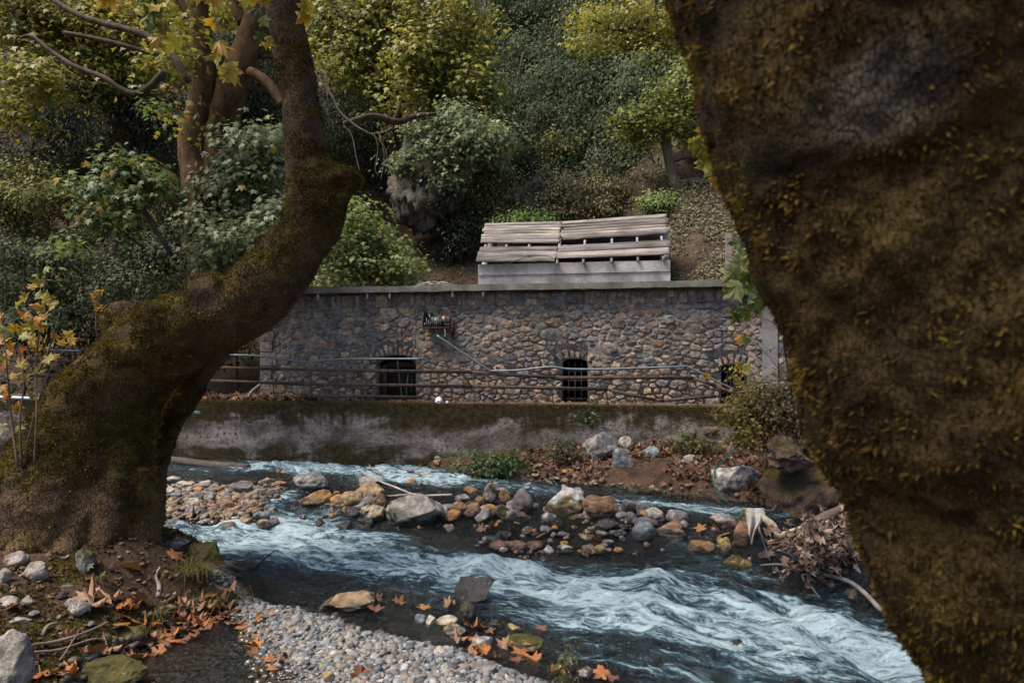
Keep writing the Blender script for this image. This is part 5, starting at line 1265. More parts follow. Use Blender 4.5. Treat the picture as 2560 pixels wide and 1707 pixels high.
# ------------------------------------------------------------------ rocks, picked out one by one
RC = dict(g=(.175, .16, .15), d=(.045, .036, .031), t=(.30, .20, .115), o=(.28, .145, .050), w=(.40, .355, .30), b=(.21, .118, .066), m=(.10, .082, .040), p=(.15, .122, .122), k=(.15, .165, .18), y=(.31, .215, .085), s=(.26, .225, .20))
def place_rock(x0, y0, x1, y1, col, label, seed, name='boulder', cat='boulder', group=None, mossy=0.0, wet=True, sub=3, depth=.85, rot=0.0, col2=None, facet=.72, Y=None):
    if Y is None:
        h = ground_hit((x0 + x1) / 2, y1); Yb, zb = h[1], h[2]
    else:
        Yb = Y; zb = surf_z((x0 + x1) / 2 / FPX * Y - 1280 / FPX * Y, Y)
    hw = (x1 - x0) / 2 / FPX * Yb; Yc = Yb + hw * depth * .8
    hw = (x1 - x0) / 2 / FPX * Yc * 1.06
    ztop = EYE - (y0 - HOR) / FPX * (Yc - hw * .1)
    H = max(ztop - zb, .04); zb2 = zb - .22 * H - .02; hh = (ztop - zb2) / 2
    Xc = ((x0 + x1) / 2 - 1280) / FPX * Yc; zc = ztop - hh
    wl = None
    if wet: wl = float(water_z(np.array(Xc), np.array(Yc))) + (.055 if y0 < 1530 else .0) - zc
    if col == 'd': wl = hh * 1.5
    c = RC[col] if isinstance(col, str) else col
    c2 = RC[col2] if isinstance(col2, str) else col2
    me = rock_mesh(name, (hw, hw * depth, hh), seed, c, 4 if (x1 - x0) > 84 else sub, facet, 'rock', wl, c2, mossy)
    return ob(name, me, None, label, cat, group, None, (Xc, Yc, zc))
R_ = place_rock
R_(962, 1231, 1108, 1315, (.125, .118, .085), 'biggest dark grey green boulder in the middle of the stone row', 601, col2='s', facet=.8)
R_(850, 1218, 916, 1268, 't', 'tan cracked round boulder left of the big grey green one', 602)
R_(893, 1206, 963, 1246, 't', 'smooth tan boulder behind the cracked round one', 603)
R_(891, 1192, 948, 1218, 's', 'pale flat topped stone under the bleached branch end', 604)
R_(924, 1233, 967, 1272, 'b', 'pinkish brown stone touching the left of the biggest boulder', 605)
R_(914, 1262, 963, 1306, 'y', 'yellow brown slanting stone at the left foot of the biggest boulder', 606, col2='w')
R_(884, 1292, 934, 1320, 'd', 'flat wet black stone below the slanting yellow one', 607)
R_(1139, 1228, 1184, 1262, 's', 'pale angular stone right of the biggest boulder', 608, facet=.6)
R_(1160, 1216, 1196, 1238, 'o', 'small orange stone on top of the row right of the biggest boulder', 609)
R_(1183, 1233, 1214, 1262, 'b', 'small pink brown stone beside the orange one', 610)
R_(1127, 1250, 1168, 1286, 'b', 'brown knobbly stone between biggest boulder and brown wedge', 611)
R_(1146, 1257, 1211, 1298, 'b', 'brown wedge shaped stone pointing down left in the row', 612, facet=.58)
R_(1208, 1206, 1246, 1262, 'm', 'upright egg shaped greenish stone in the row', 613, col2='s')
R_(1247, 1222, 1279, 1262, 'b', 'small brown stone left of the purple grey boulder', 614)
R_(1235, 1259, 1273, 1302, 'm', 'olive green blocky stone standing in front of the row', 615)
R_(1278, 1219, 1350, 1292, 'p', 'purple grey flat faced boulder in the middle of the row', 616, facet=.62)
R_(1282, 1280, 1328, 1306, 'm', 'low brown oval stone under the purple grey boulder', 617, col2='b')
R_(1353, 1221, 1466, 1296, 'y', 'large white topped yellow boulder right of the purple grey one', 618, col2=(.46, .43, .39), facet=.66)
R_(1408, 1212, 1461, 1250, 's', 'pale stone peeking out behind the white topped boulder', 619)
R_(1455, 1234, 1545, 1294, 'b', 'large brown blocky boulder at the right end of the tight row', 620, facet=.64)
R_(1418, 1283, 1476, 1316, 'o', 'amber flat stone in front of the white topped boulder', 621, col2='b')
R_(1368, 1290, 1416, 1316, 'd', 'dark brown wet stone left of the amber flat one', 622)
R_(1486, 1292, 1562, 1330, 'd', 'black wet stone in the riffle below the brown block', 623)
R_(1577, 1304, 1639, 1352, 'k', 'smooth slate grey stone low in the riffle', 624)
R_(1607, 1267, 1658, 1312, 't', 'yellowish white egg stone above the slate grey one', 625, col2='w')
R_(1553, 1244, 1592, 1282, 'g', 'dull grey stone at the left of the right hand group', 626)
R_(1587, 1249, 1625, 1288, 'g', 'grey pitted stone beside the yellowish egg stone', 627)
R_(1559, 1279, 1592, 1310, 'g', 'small grey stone under the dull grey one', 628)
R_(1665, 1272, 1722, 1312, 's', 'pale chalky stone with a twig leaning on it', 629)
R_(1640, 1313, 1712, 1353, 't', 'flat tan slab stone right of the slate grey one', 630, facet=.6)
R_(1774, 1283, 1858, 1326, 'b', 'flat topped reddish brown stone left of the white cloth', 631, col2='s')
R_(1720, 1342, 1787, 1390, 'o', 'ochre notched stone below the flat topped one', 632)
R_(1789, 1342, 1828, 1384, 'y', 'small yellow ochre stone right of the notched one', 633)
R_(1810, 1384, 1876, 1430, 'y', 'long yellow green stone lowest in the right group', 634, mossy=.25)
cloth_rock = R_(1832, 1290, 1895, 1382, 'b', 'tall brown stone under the hanging white cloth', 635)
R_(1845, 1270, 1878, 1318, 'm', 'greenish stone behind the white cloth', 636)
R_(1137, 1440, 1241, 1508, 'd', 'glossy black wet boulder in the middle of the rapid', 637, facet=.66)
R_(798, 1482, 937, 1526, 't', 'flat tan slab at the upper edge of the gravel bank', 638)
R_(1115, 1310, 1138, 1329, 't', 'tiny round tan stone below the biggest boulder', 639)
R_(1312, 1349, 1364, 1375, 'b', 'brown flat stone at the front of the mid stream shoal', 640)
R_(1222, 1351, 1270, 1376, 'b', 'reddish stone at the left front of the mid stream shoal', 641)
R_(1264, 1346, 1316, 1378, 'b', 'brown lumpy stone in the front middle of the shoal', 642)
R_(1240, 1323, 1281, 1349, 'd', 'wet black stone in the shoal', 643)
R_(1213, 1336, 1252, 1362, 'd', 'dark wet stone at the left of the shoal', 644)
R_(1300, 1318, 1345, 1338, 'b', 'pinkish stone at the back of the shoal', 645)
R_(1478, 1362, 1515, 1384, 'y', 'small amber stone alone in the riffle', 646)
R_(1450, 1366, 1482, 1391, 'b', 'rusty brown stone left of the small amber one', 647)
R_(1610, 1404, 1652, 1450, 'd', 'mossy black stone right of the standing wave', 648, mossy=.2)
R_(1535, 1322, 1575, 1346, 'd', 'low dark stone left of the slate grey one', 701)
R_(1895, 1370, 1940, 1400, 't', 'tan stone below the debris pile', 702)
R_(2110, 1468, 2155, 1500, 'b', 'brown stone in the shallow right of the long dead branch', 703)
# edge of the gravel bank
R_(1065, 1534, 1091, 1567, 'w', 'white upright pebble at the edge of the gravel bank', 649)
R_(1088, 1541, 1143, 1566, 'y', 'buff flat stone right of the white upright pebble', 650, col2='w')
R_(1110, 1556, 1167, 1592, 'm', 'greenish grey stone at the right of the gravel bank', 651, col2='s')
R_(1133, 1503, 1190, 1555, 'd', 'mossy dark stone just below the glossy black boulder', 652, mossy=.45)
R_(1180, 1590, 1238, 1624, 'k', 'bluish white slab among wet orange leaves', 653, col2='w')
R_(1263, 1592, 1356, 1624, 'y', 'long mossy yellow stone at the right edge of the gravel', 654, mossy=.3)
R_(1254, 1561, 1302, 1582, 'y', 'buff stone right of the dark stones in the shallows', 655)
R_(1217, 1548, 1262, 1572, 'd', 'dark moss tinged stone at the water edge of the gravel', 656, mossy=.2)
R_(1037, 1534, 1068, 1562, 'k', 'blue grey stone left of the white upright pebble', 657)
R_(1176, 1655, 1242, 1688, 'g', 'flat grey stone at the bottom of the gravel bank', 658)
R_(1418, 1639, 1450, 1666, 's', 'round grey stone by the small green weed', 659)
R_(1437, 1666, 1483, 1702, 's', 'pale stone below the round grey one by the weed', 660, mossy=.1)
R_(1078, 1616, 1111, 1638, 'w', 'white round stone in the middle of the gravel', 661)
R_(798, 1676, 838, 1712, 't', 'round brown stone at the bottom edge left of the gravel', 662)
R_(790, 1655, 812, 1672, 'y', 'small yellow cobble at the lower left of the gravel', 663)
# left bank
R_(-40, 1575, 78, 1760, 's', 'big speckled grey boulder in the bottom left corner', 664, wet=False, facet=.85)
R_(56, 1400, 118, 1455, 's', 'pale grey rock half sunk in the mossy left bank', 665, wet=False)
R_(-10, 1420, 30, 1460, 's', 'white grey rock at the left edge of the bank', 666, wet=False)
R_(12, 1374, 72, 1424, 'b', 'flat pinkish rock below the trunk at far left', 667, wet=False, col2='s')
R_(156, 1494, 220, 1548, 's', 'slanting grey rock on the earth of the left bank', 668, wet=False, facet=.6)
R_(6, 1540, 76, 1568, 's', 'long pale stone above the big corner boulder', 669, wet=False)
R_(50, 1488, 86, 1517, 's', 'small white stone above the long pale one on the left', 670, wet=False)
R_(-6, 1492, 45, 1520, 's', 'pale flat stone at the left edge beside the small white one', 671, wet=False)
R_(188, 1368, 234, 1432, 'g', 'grey rock with moss cap in the middle of the left bank', 672, wet=False, mossy=.3)
R_(440, 1487, 478, 1524, 'g', 'brown grey upright stone near the grass tufts', 673, wet=False)
R_(270, 1563, 362, 1610, 'g', 'mossy lumpy grey rock by the leaf filled pool', 674, mossy=.3)
R_(192, 1614, 246, 1656, 'g', 'grey brown stone under the twigs by the pool', 675)
R_(214, 1645, 372, 1725, 'g', 'flat moss topped rock in the pool at the bottom', 676, mossy=.55)
R_(133, 1452, 188, 1480, 'g', 'flat stone flush with the moss of the left bank', 677, wet=False, mossy=.2)
R_(466, 1352, 557, 1412, 'm', 'rounded mossy rock at the tip of the left bank', 678, mossy=.55)
R_(408, 1337, 470, 1374, 's', 'pale grey rock behind the grass at the bank tip', 679, mossy=.1)
R_(315, 1300, 384, 1352, 'b', 'brown mossy lump at the foot of the leaning tree', 680, mossy=.4)
# far right bank
R_(1457, 1080, 1547, 1150, 'g', 'largest grey boulder leaning on the retaining wall', 681, wet=False, facet=.62)
R_(1545, 1088, 1582, 1127, 's', 'small pale round boulder right of the largest one at the wall', 682, wet=False)
R_(1519, 1121, 1586, 1172, 'g', 'angular blue grey boulder in front of the largest one', 683, wet=False, facet=.58, col2='k')
R_(1597, 1115, 1656, 1146, 'k', 'bluish flat boulder in the dead leaves', 684, wet=False)
R_(1706, 1136, 1745, 1166, 's', 'pale stone in the dead leaves near the hose', 685, wet=False)
R_(1781, 1148, 1904, 1240, 'g', 'big pale topped boulder beside the green hose', 686, col2=(.36, .33, .31), facet=.66)
def rock_at(x0, y0, x1, y1, Y, d, col, label, seed, facet=.8):
    a, b = W(x0, y0, Y), W(x1, y1, Y); s_ = np.abs(b - a) / 2
    ob('rock_mound', rock_mesh('rock_mound', (s_[0], d, s_[2]), seed, col, 4, facet, 'cliff', None, None, .12, .5), None, label, 'rock', None, None, tuple((a + b) / 2))
rock_at(1895, 1135, 2160, 1330, 10.2, .7, (.075, .048, .037), 'brown earthy rock mound under the bush on the right', 687)
rock_at(1922, 1088, 2025, 1190, 9.9, .35, (.12, .075, .062), 'rounded pinkish rock knob on the earthy mound', 688, .75)
R_(1085, 1133, 1105, 1150, 'g', 'small grey stone at the left end of the far bank', 689)
R_(1028, 1130, 1050, 1148, 'd', 'small dark stone at the water edge under the wall', 690)
R_(1200, 1112, 1232, 1132, 'g', 'grey stone behind the green plants at the wall', 691, wet=False)
# left gravel bar, the larger stones
for i, (x0, y0, x1, y1, c, lab) in enumerate([
    (729, 1182, 818, 1230, 'g', 'domed brown grey boulder above the chute'), (752, 1220, 834, 1266, 'o', 'orange boulder right of the white chute'), (575, 1201, 629, 1234, 'p', 'dark grey stone with a twig at the top of the left bar'),
    (486, 1205, 526, 1225, 'g', 'flat grey stone at the back of the left bar'), (525, 1205, 549, 1224, 's', 'small upright pale stone at the back of the left bar'), (439, 1201, 483, 1221, 'w', 'long white stone at the back of the left bar'),
    (408, 1187, 451, 1206, 'w', 'pale stone nearest the trunk at the back of the bar'), (404, 1207, 437, 1244, 'w', 'white block touching the right edge of the trunk'), (423, 1229, 459, 1248, 'k', 'bluish oval stone on the left bar near the trunk'),
    (466, 1244, 508, 1270, 'w', 'cream coloured flat stone in the middle of the left bar'), (453, 1263, 508, 1291, 'p', 'long pinkish stone at the front of the left bar'), (543, 1248, 591, 1280, 'b', 'brown rounded stone in the middle of the left bar'),
    (551, 1269, 584, 1300, 't', 'tan pitted stone below the brown rounded one'), (634, 1270, 682, 1304, 'k', 'wet grey blue stone at the left foot of the chute'), (590, 1292, 633, 1317, 't', 'buff stone at the front edge of the left bar'),
    (548, 1304, 592, 1325, 'b', 'half drowned pink stone before the left bar'), (638, 1297, 675, 1318, 't', 'tan stone below the wet grey blue one'), (605, 1232, 637, 1255, 't', 'flat tan stone left of the chute'),
    (631, 1221, 658, 1243, 's', 'pale stone at the top left of the chute'), (643, 1247, 682, 1269, 'd', 'wet dark stone along the left side of the chute'), (511, 1228, 535, 1253, 's', 'pointed pale stone in the left bar'),
    (552, 1231, 579, 1251, 'p', 'grey stone left of the flat tan one'), (405, 1250, 428, 1274, 's', 'small upright grey stone by the trunk edge'), (675, 1201, 720, 1223, 'b', 'low brown stone under the water above the chute'),
    (845, 1304, 886, 1332, 'd', 'dark wet stone in the white water below the chute'), (857, 1266, 902, 1296, 'd', 'dark wet stone below the cracked round boulder'), (790, 1290, 815, 1318, 'd', 'small black stone in the foam of the chute'), (520, 1258, 548, 1275, 'o', 'small orange stone in the left bar')]):
    R_(x0, y0, x1, y1, c, lab, 610 + 100 + i)
# cobbles nobody could tell apart
rng = np.random.default_rng(44)
cob = [rock_mesh('cobble', (.11 * a, .09, .065 * b), 900 + i, RC[c], 2, .7, 'rock', -.02) for i, (a, b, c) in enumerate([(1, 1, 's'), (1.2, .8, 't'), (.9, 1.1, 'b'), (1, .8, 'p'), (1.1, 1, 'g'), (1, 1, 'd'), (.8, .9, 'o'), (1.2, .9, 'w')])]
def cobbles(n, fx, label, group, smin, smax):
    k = 0
    while k < n:
        px, py = fx(); h = ground_hit(px, py)
        q = rng.integers(0, 8); o = ob('cobble', cob[q], None, label.replace('small', 'small ' + ('pale grey', 'tan', 'brown', 'purplish grey', 'mid grey', 'blackish', 'orange', 'whitish')[q]), 'stone', group, None, (h[0], h[1], surf_z(h[0], h[1]) + .01)); s = rng.uniform(smin, smax)
        o.scale = (s, s, s); o.rotation_euler = (rng.normal(0, .2), rng.normal(0, .2), rng.uniform(0, 6)); k += 1
cobbles(95, lambda: (rng.uniform(380, 690), rng.uniform(1205, 1318)), 'small cobble on the left gravel bar beside the leaning trunk', 'cobbles of the left bar', .5, 1.25)
cobbles(85, lambda: (lambda x: (x, np.interp(x, [830, 1100, 1450, 1720], [1262, 1275, 1272, 1305]) + rng.normal(4, 11)))(rng.uniform(830, 1720)), 'small wet cobble wedged along the row of boulders', 'cobbles of the boulder row', .6, 1.7)
cobbles(45, lambda: (rng.uniform(1190, 1560), rng.uniform(1320, 1385)), 'small wet cobble on the mid stream shoal', 'cobbles of the shoal', .4, .95)
cobbles(26, lambda: (rng.uniform(1000, 1420), rng.uniform(1150, 1225)), 'small stone at the water edge of the far bank', 'stones of the far shore', .5, 1.1)
cobbles(30, lambda: (rng.uniform(10, 460), rng.uniform(1400, 1600)), 'small stone lying on the earth of the left bank', 'stones of the left bank', .18, .42)

# gravel
def gravel(name, XY, size, label, wetfn=None, seed=0, pal=None, level=1):
    rng = np.random.default_rng(seed); n = len(XY); V, F = ICO[level]
    P = np.stack([XY[:, 0], XY[:, 1], np.maximum(land_z(XY[:, 0], XY[:, 1]), -9)], 1)
    S = size[:, None] * rng.uniform(.7, 1.3, (n, 3)) * np.array([1.15, 1.0, .62]); P[:, 2] += S[:, 2] * rng.uniform(.1, .8, n)
    pal = np.array(pal if pal is not None else [[.25, .25, .255], [.18, .19, .205], [.28, .27, .26], [.22, .185, .155], [.12, .125, .135], [.25, .21, .17], [.34, .335, .335], [.21, .215, .225]])
    c = pal[rng.integers(0, len(pal), n)] * rng.uniform(.45, .88, (n, 1))
    nv = np.array([0, 0, 1.0]) + rng.normal(0, .25, (n, 3)); R = frames(nv, rng)
    jit = V[None] * (1 + .16 * rng.normal(0, 1, (n, len(V), 1)))
    Vv = np.einsum('nij,nkj->nki', R, jit * S[:, None, :]) + P[:, None, :]
    Ff = (F[None] + (np.arange(n) * len(V))[:, None, None]).reshape(-1, 3)
    wl = water_z(Vv[:, :, 0].ravel(), Vv[:, :, 1].ravel()); wet = sstep(.075, -.005, Vv[:, :, 2].ravel() - wl + .05 * n2(Vv[:, :, 0].ravel(), Vv[:, :, 1].ravel(), 1.4, 5, 2))
    ob(name, mesh_np(name, Vv.reshape(-1, 3), Ff, np.repeat(c, len(V), 0), True, {'wet': wet}, M['pebble']), kind='stuff', label=label)
rng = np.random.default_rng(55)
n = 44000; XY = np.stack([rng.uniform(-3.4, 1.6, n), rng.uniform(4.6, 7.2, n)], 1); g = gravel_sd(XY[:, 0], XY[:, 1]); XY = XY[(g > -.03 + .10 * rng.normal(0, 1, n)) & (XY[:, 0] < .7)][:9600]
gravel('gravel', XY[:2600], rng.choice([.018, .025, .037], 2600, p=[.45, .43, .12]), 'pale rounded gravel bank in the foreground', seed=1)
gravel('fine_gravel', XY[2600:], rng.choice([.010, .014, .018], len(XY) - 2600), 'fine grit between the pebbles of the gravel bank', seed=4, level=0)
n = 6500; XY = np.stack([rng.uniform(-6, 5, n), rng.uniform(4.7, 14.5, n)], 1); d = water_z(XY[:, 0], XY[:, 1]) - land_z(XY[:, 0], XY[:, 1]); XY = XY[(d > -.06) & (d < .30) & ((gravel_sd(XY[:, 0], XY[:, 1]) < -.35) | (XY[:, 1] > 7.6) | (XY[:, 0] > 1))][:4200]
gravel('riverbed_gravel', XY, rng.choice([.03, .05, .075], len(XY), p=[.4, .4, .2]), 'brown stones on the bed of the stream', seed=2, level=0, pal=[[.22, .14, .08], [.17, .12, .085], [.27, .18, .10], [.10, .08, .065], [.25, .19, .14], [.20, .10, .05]])
n = 2600; XY = np.stack([rng.uniform(-6.2, -3.5, n), rng.uniform(9.3, 12.6, n)], 1); d = land_z(XY[:, 0], XY[:, 1]) - water_z(XY[:, 0], XY[:, 1]); XY = XY[d > -.04][:1500]
gravel('bar_gravel', XY, rng.choice([.03, .045, .06], len(XY)), 'small stones filling the left gravel bar', seed=3, level=0, pal=[[.22, .18, .14], [.16, .13, .11], [.27, .23, .19], [.13, .09, .06], [.2, .13, .08]])

n = 1100; XY = np.stack([rng.uniform(-3.3, -1.6, n), rng.uniform(4.7, 6.5, n)], 1); XY = XY[(gravel_sd(XY[:, 0], XY[:, 1]) < -.05) & (sdf_poly(XY[:, 0], XY[:, 1], SHORE_L) < .1)]
gravel('pool_gravel', XY, rng.choice([.02, .035, .05], len(XY)), 'mossy pebbles on the floor of the side pool', seed=6, level=0, pal=[[.10, .085, .04], [.14, .10, .06], [.08, .07, .05], [.17, .13, .09]])
# ------------------------------------------------------------------ fallen leaves
def litter(name, P, Nn, size, pal, label, seed, tm=PLANE_MID, amt=.5, parent=None):
    rng = np.random.default_rng(seed); n = len(P); Vs, Fs, Cs, o = [], [], [], 0
    pal = np.array(pal)
    for q in range(5):
        m = np.arange(n) % 5 == q; t = crumple(tm, seed + q, amt * (.4 + .4 * q)); k = m.sum()
        V, F, c = stamp(t[0] - [0, .4, 0], t[1], P[m], frames(Nn[m], rng), size * rng.uniform(.55, 1.2, k), pal[rng.integers(0, len(pal), k)] * rng.uniform(.6, 1.2, (k, 1)))
        Vs.append(V); Fs.append(F + o); Cs.append(c); o += len(V)
    return ob(name, mesh_np(name, np.vstack(Vs), np.vstack(Fs), np.vstack(Cs), mats=M['leaf_dry']), parent, kind='stuff', label=label)
DRY = [(.115, .060, .038), (.080, .044, .030), (.15, .078, .046), (.055, .034, .025), (.17, .11, .078), (.13, .055, .030)]
rng = np.random.default_rng(66)
n = 9000; X = rng.uniform(-2.6, 6.5, n); Y = rng.uniform(9, 14, n); d = sdf_poly(X, Y, SHORE_R); k = (d > -.05 + .1 * rng.normal(0, 1, n)) & (Y < Yret(X) - .02) & ((X > .2) | (rng.random(n) < .25)) & (n2(X, Y, .9, 15, 3) > -.28); X, Y = X[k][:3400], Y[k][:3400]
litter('leaf_litter', np.stack([X, Y, land_z(X, Y) + np.abs(rng.normal(0, .045, len(X))) + .01], 1), np.array([0, -.25, 1]) + rng.normal(0, 0.55, (len(X), 3)), .115, DRY, 'thick brown leaf litter on the far right bank', 67)
n = 2200; u = rng.uniform(-9, UL + 1.5, n); v = rng.uniform(.45, 3.0, n); X = u * CT + v * ST; Y = 14.0 - u * ST + v * CT
litter('terrace_leaves', np.stack([X, Y, np.full(n, 1.31) + np.abs(rng.normal(0, .02, n))], 1), np.array([0, -.2, 1]) + rng.normal(0, .35, (n, 3)), .15, DRY + [(.3, .16, .07)], 'brown dead leaves on the terrace left of the house', 68)
n = 160; u = rng.uniform(UL, 5, n); v = rng.uniform(.35, 1.15, n); X = u * CT + v * ST; Y = 14.0 - u * ST + v * CT
litter('doorstep_leaves', np.stack([X, Y, np.full(n, 1.315)], 1), np.array([0, -.2, 1]) + rng.normal(0, .4, (n, 3)), .10, DRY, 'scattered dead leaves before the house front', 69)
n = 3000; X = rng.uniform(-6.5, -2.8, n); Y = rng.uniform(4.4, 8.6, n); d = sdf_poly(X, Y, SHORE_L); k = d > .02; X, Y = X[k], Y[k]
litter('bank_litter', np.stack([X, Y, land_z(X, Y) + .012], 1), np.array([0, 0, 1]) + rng.normal(0, .35, (len(X), 3)), .055, DRY, 'small leaf fragments on the left bank', 70)
# single large leaves that can be told from the litter
BIGL = [mesh_np('fallen_leaf', (lambda t: t[0] - [0, .4, 0])(crumple(PLANE_BIG, 300 + i, .25 + .28 * (i % 4))), PLANE_BIG[1], np.tile(c, (len(PLANE_BIG[0]), 1)), mats=M['leaf_dry']) for i, c in enumerate([(.25, .095, .035), (.19, .080, .036), (.29, .115, .038), (.24, .135, .085), (.27, .135, .04), (.14, .065, .038)])]
def lay(pts, label, group, size, dz=.02, flat=.25):
    for x, y in pts:
        q = rng.integers(0, 6); h = ground_hit(x, y); o = ob('fallen_leaf', BIGL[q], None, label.replace('orange', ('rust orange', 'dull rust', 'bright orange', 'buff', 'amber', 'dark brown')[q], 1).replace('rust brown', 'rust').replace('orange brown', 'orange').replace('buff brown', 'buff').replace('amber brown', 'amber').replace('dark brown brown', 'dark brown'), 'leaf', group, None, (h[0], h[1], surf_z(h[0], h[1]) + dz)); s = size * rng.uniform(.8, 1.25)
        o.scale = (s, s, s); o.rotation_euler = (rng.normal(0, flat), rng.normal(0, flat), rng.uniform(0, 6.28))
lay([(225, 1510), (243, 1530), (290, 1512), (305, 1525), (345, 1520), (330, 1532), (440, 1550), (455, 1535), (470, 1560), (325, 1568), (300, 1570), (355, 1575), (498, 1515), (540, 1505), (560, 1515), (575, 1500), (325, 1325), (325, 1435), (440, 1395), (130, 1365), (30, 1530), (395, 1575), (230, 1645), (175, 1610)], 'curled orange brown plane leaf lying on the left bank', 'big leaves on the left bank', .155, .035, .45)
pool = [(rng.uniform(360, 580), 0) for _ in range(60)]
lay([(x, 1600 - (x - 370) * .42 + rng.normal(0, 16)) for x, _ in pool] + [(250, 1640), (280, 1640), (300, 1632), (330, 1630), (350, 1640), (390, 1635), (90, 1695), (110, 1690), (150, 1690), (165, 1685), (620, 1600), (640, 1590), (655, 1610), (640, 1640), (680, 1650), (710, 1640), (720, 1660), (690, 1670), (590, 1560), (610, 1570), (650, 1560), (665, 1545), (630, 1625)], 'wet orange plane leaf floating in the shallow side pool', 'orange leaves in the side pool', .15, .012, .10)
lay([(1060, 1520), (1120, 1520), (1180, 1570), (1205, 1575), (1225, 1585), (1190, 1600), (1150, 1610), (1210, 1640), (1240, 1645), (1290, 1610), (1260, 1625), (1300, 1640), (1330, 1650), (1180, 1640), (1350, 1580), (1290, 1660), (950, 1500), (1000, 1510), (940, 1525), (1500, 1690), (1530, 1700), (1140, 1690), (1400, 1690), (900, 1700)], 'wet orange brown leaf at the edge of the gravel bank', 'leaves along the gravel edge', .13, .02, .2)
lay([(760, 1262), (825, 1265), (840, 1285), (830, 1295), (1230, 1320), (1280, 1330), (1330, 1335), (1200, 1330), (1350, 1345), (1110, 1270), (560, 1310), (530, 1300), (480, 1295), (700, 1190), (1810, 1345), (1750, 1325), (1495, 1355), (1880, 1160), (2035, 1290), (1170, 1190), (1060, 1165), (1240, 1170)], 'orange leaf caught between stones in the stream', 'leaves caught in the stream', .14, .03, .35)

# ------------------------------------------------------------------ sapling with yellow leaves at the left edge
rng = np.random.default_rng(77)
sap = thing('yellow_sapling', 'young plane sapling with yellow and orange leaves at the left edge', 'sapling', tuple(W(70, 1130, 6.3)))
stems = [[(85, 1160), (92, 1040), (90, 930), (98, 830), (108, 740), (118, 660)], [(45, 1170), (28, 1040), (18, 920), (8, 820), (-5, 740)], [(62, 1170), (75, 1080), (110, 960), (150, 890), (188, 845)], [(55, 1170), (50, 1050), (60, 950), (45, 860), (60, 790)], [(95, 930), (120, 880), (135, 830), (150, 780)], [(100, 830), (80, 790), (55, 770)]]
for s in stems:
    P = [W(x, y, 6.3 + rng.normal(0, .04)) for x, y in s]; V, F = sweep(np.array(P), np.linspace(.012, .003, len(P)), 6, 5); rel(sap, ob('stem', mesh_np('stem', V, F, np.tile([.12, .085, .06], (len(V), 1)), True, mats=M['deadwood']), sap))
LP = [(110, 668), (108, 710), (75, 722), (112, 755), (142, 757), (85, 768), (110, 772), (40, 775), (62, 780), (55, 795), (80, 800), (100, 798), (120, 790), (5, 790), (25, 830), (70, 812), (92, 815), (105, 822), (55, 838), (72, 850), (112, 852), (132, 858), (150, 862), (175, 840), (172, 855), (10, 850), (5, 862), (48, 868), (85, 868), (95, 880), (145, 882), (132, 892), (40, 905), (68, 918), (15, 920), (90, 930), (50, 918), (105, 842), (122, 820), (62, 815), (75, 838), (30, 880), (5, 900), (10, 925), (60, 955), (72, 990), (20, 985), (38, 1030), (10, 960), (118, 900), (128, 840), (90, 745), (60, 750), (125, 905), (0, 830), (45, 820), (20, 870), (35, 945), (15, 1010), (5, 1060), (40, 1065), (0, 780)]
for x, y in LP:
    k = [YEL, YEL, YEL, PAL_, YEL, ORA, YEL][rng.integers(0, 7)]
    o = put_leaf(sap, sap, k[rng.integers(0, len(k))], W(x, y, 6.3 + rng.normal(0, .12)), .10 * rng.uniform(.8, 1.2), rng, (0, -1, .5), False)
sp2 = thing('trunk_sprout', 'thin sprout with yellow leaves growing from the mossy trunk', 'sprout', tuple(W(242, 835, 6.9)))
V, F = sweep(np.array([W(241, 840, 6.9), W(240, 790, 6.88), W(243, 760, 6.88), W(250, 725, 6.88)]), np.linspace(.006, .003, 4), 5, 4); rel(sp2, ob('stem', mesh_np('stem', V, F, np.tile([.2, .13, .06], (len(V), 1)), True, mats=M['deadwood']), sp2))
for x, y in [(252, 728), (230, 755), (240, 770), (248, 780), (255, 740)]: put_leaf(sp2, sp2, YEL[rng.integers(0, len(YEL))], W(x, y, 6.86), .09, rng, (0, -1, .4), False)

# ------------------------------------------------------------------ grass tufts and weeds
def tuft(name, label, px, py, n, L, cols, seed, spread=.12, cat='grass', lean=(0, -.3, 0)):
    rng = np.random.default_rng(seed); h = ground_hit(px, py); t = thing(name, label, cat, (h[0], h[1], h[2])); mb = MB()
    for i in range(n):
        b = np.array([rng.normal(0, spread), rng.normal(0, spread * .7), -.01]); d = np.array([rng.normal(0, .55), rng.normal(0, .4), 1.0]) + np.array(lean); d /= np.linalg.norm(d); l = L * rng.uniform(.5, 1.25)
        out = np.array([d[0], d[1], 0]) * rng.uniform(.4, 1.6); s = np.cross(d, [0, 0, 1]); s /= np.linalg.norm(s) + 1e-6; w = rng.uniform(.0022, .0045)
        pts = [b + d * l * q + out * l * q * q - np.array([0, 0, .45 * l * q * q * rng.uniform(.5, 1.5)]) for q in (0, .33, .66, 1)]
        V = []; 
        for q, p in enumerate(pts): ww = w * (1 - q / 3.2); V += [p - s * ww, p + s * ww]
        mb.add(np.array(V), np.array([[0, 1, 3, 2], [2, 3, 5, 4], [4, 5, 7, 6]]), np.array(cols[rng.integers(0, len(cols))]) * rng.uniform(.6, 1.2))
    ob('blades', mb.mesh('blades', M['grass']), t, kind='stuff'); return t
GR = [(.14, .14, .035), (.20, .17, .06), (.10, .11, .025), (.26, .18, .09)]
tuft('grass_tuft', 'overhanging tuft of grass and dry stalks at the tip of the left bank', 480, 1418, 420, .26, GR, 1, .11, lean=(.2, -.5, -.1))
tuft('grass_tuft', 'loose green grass at the foot of the bank beside the gravel', 545, 1490, 220, .26, GR[:3], 2, .13)
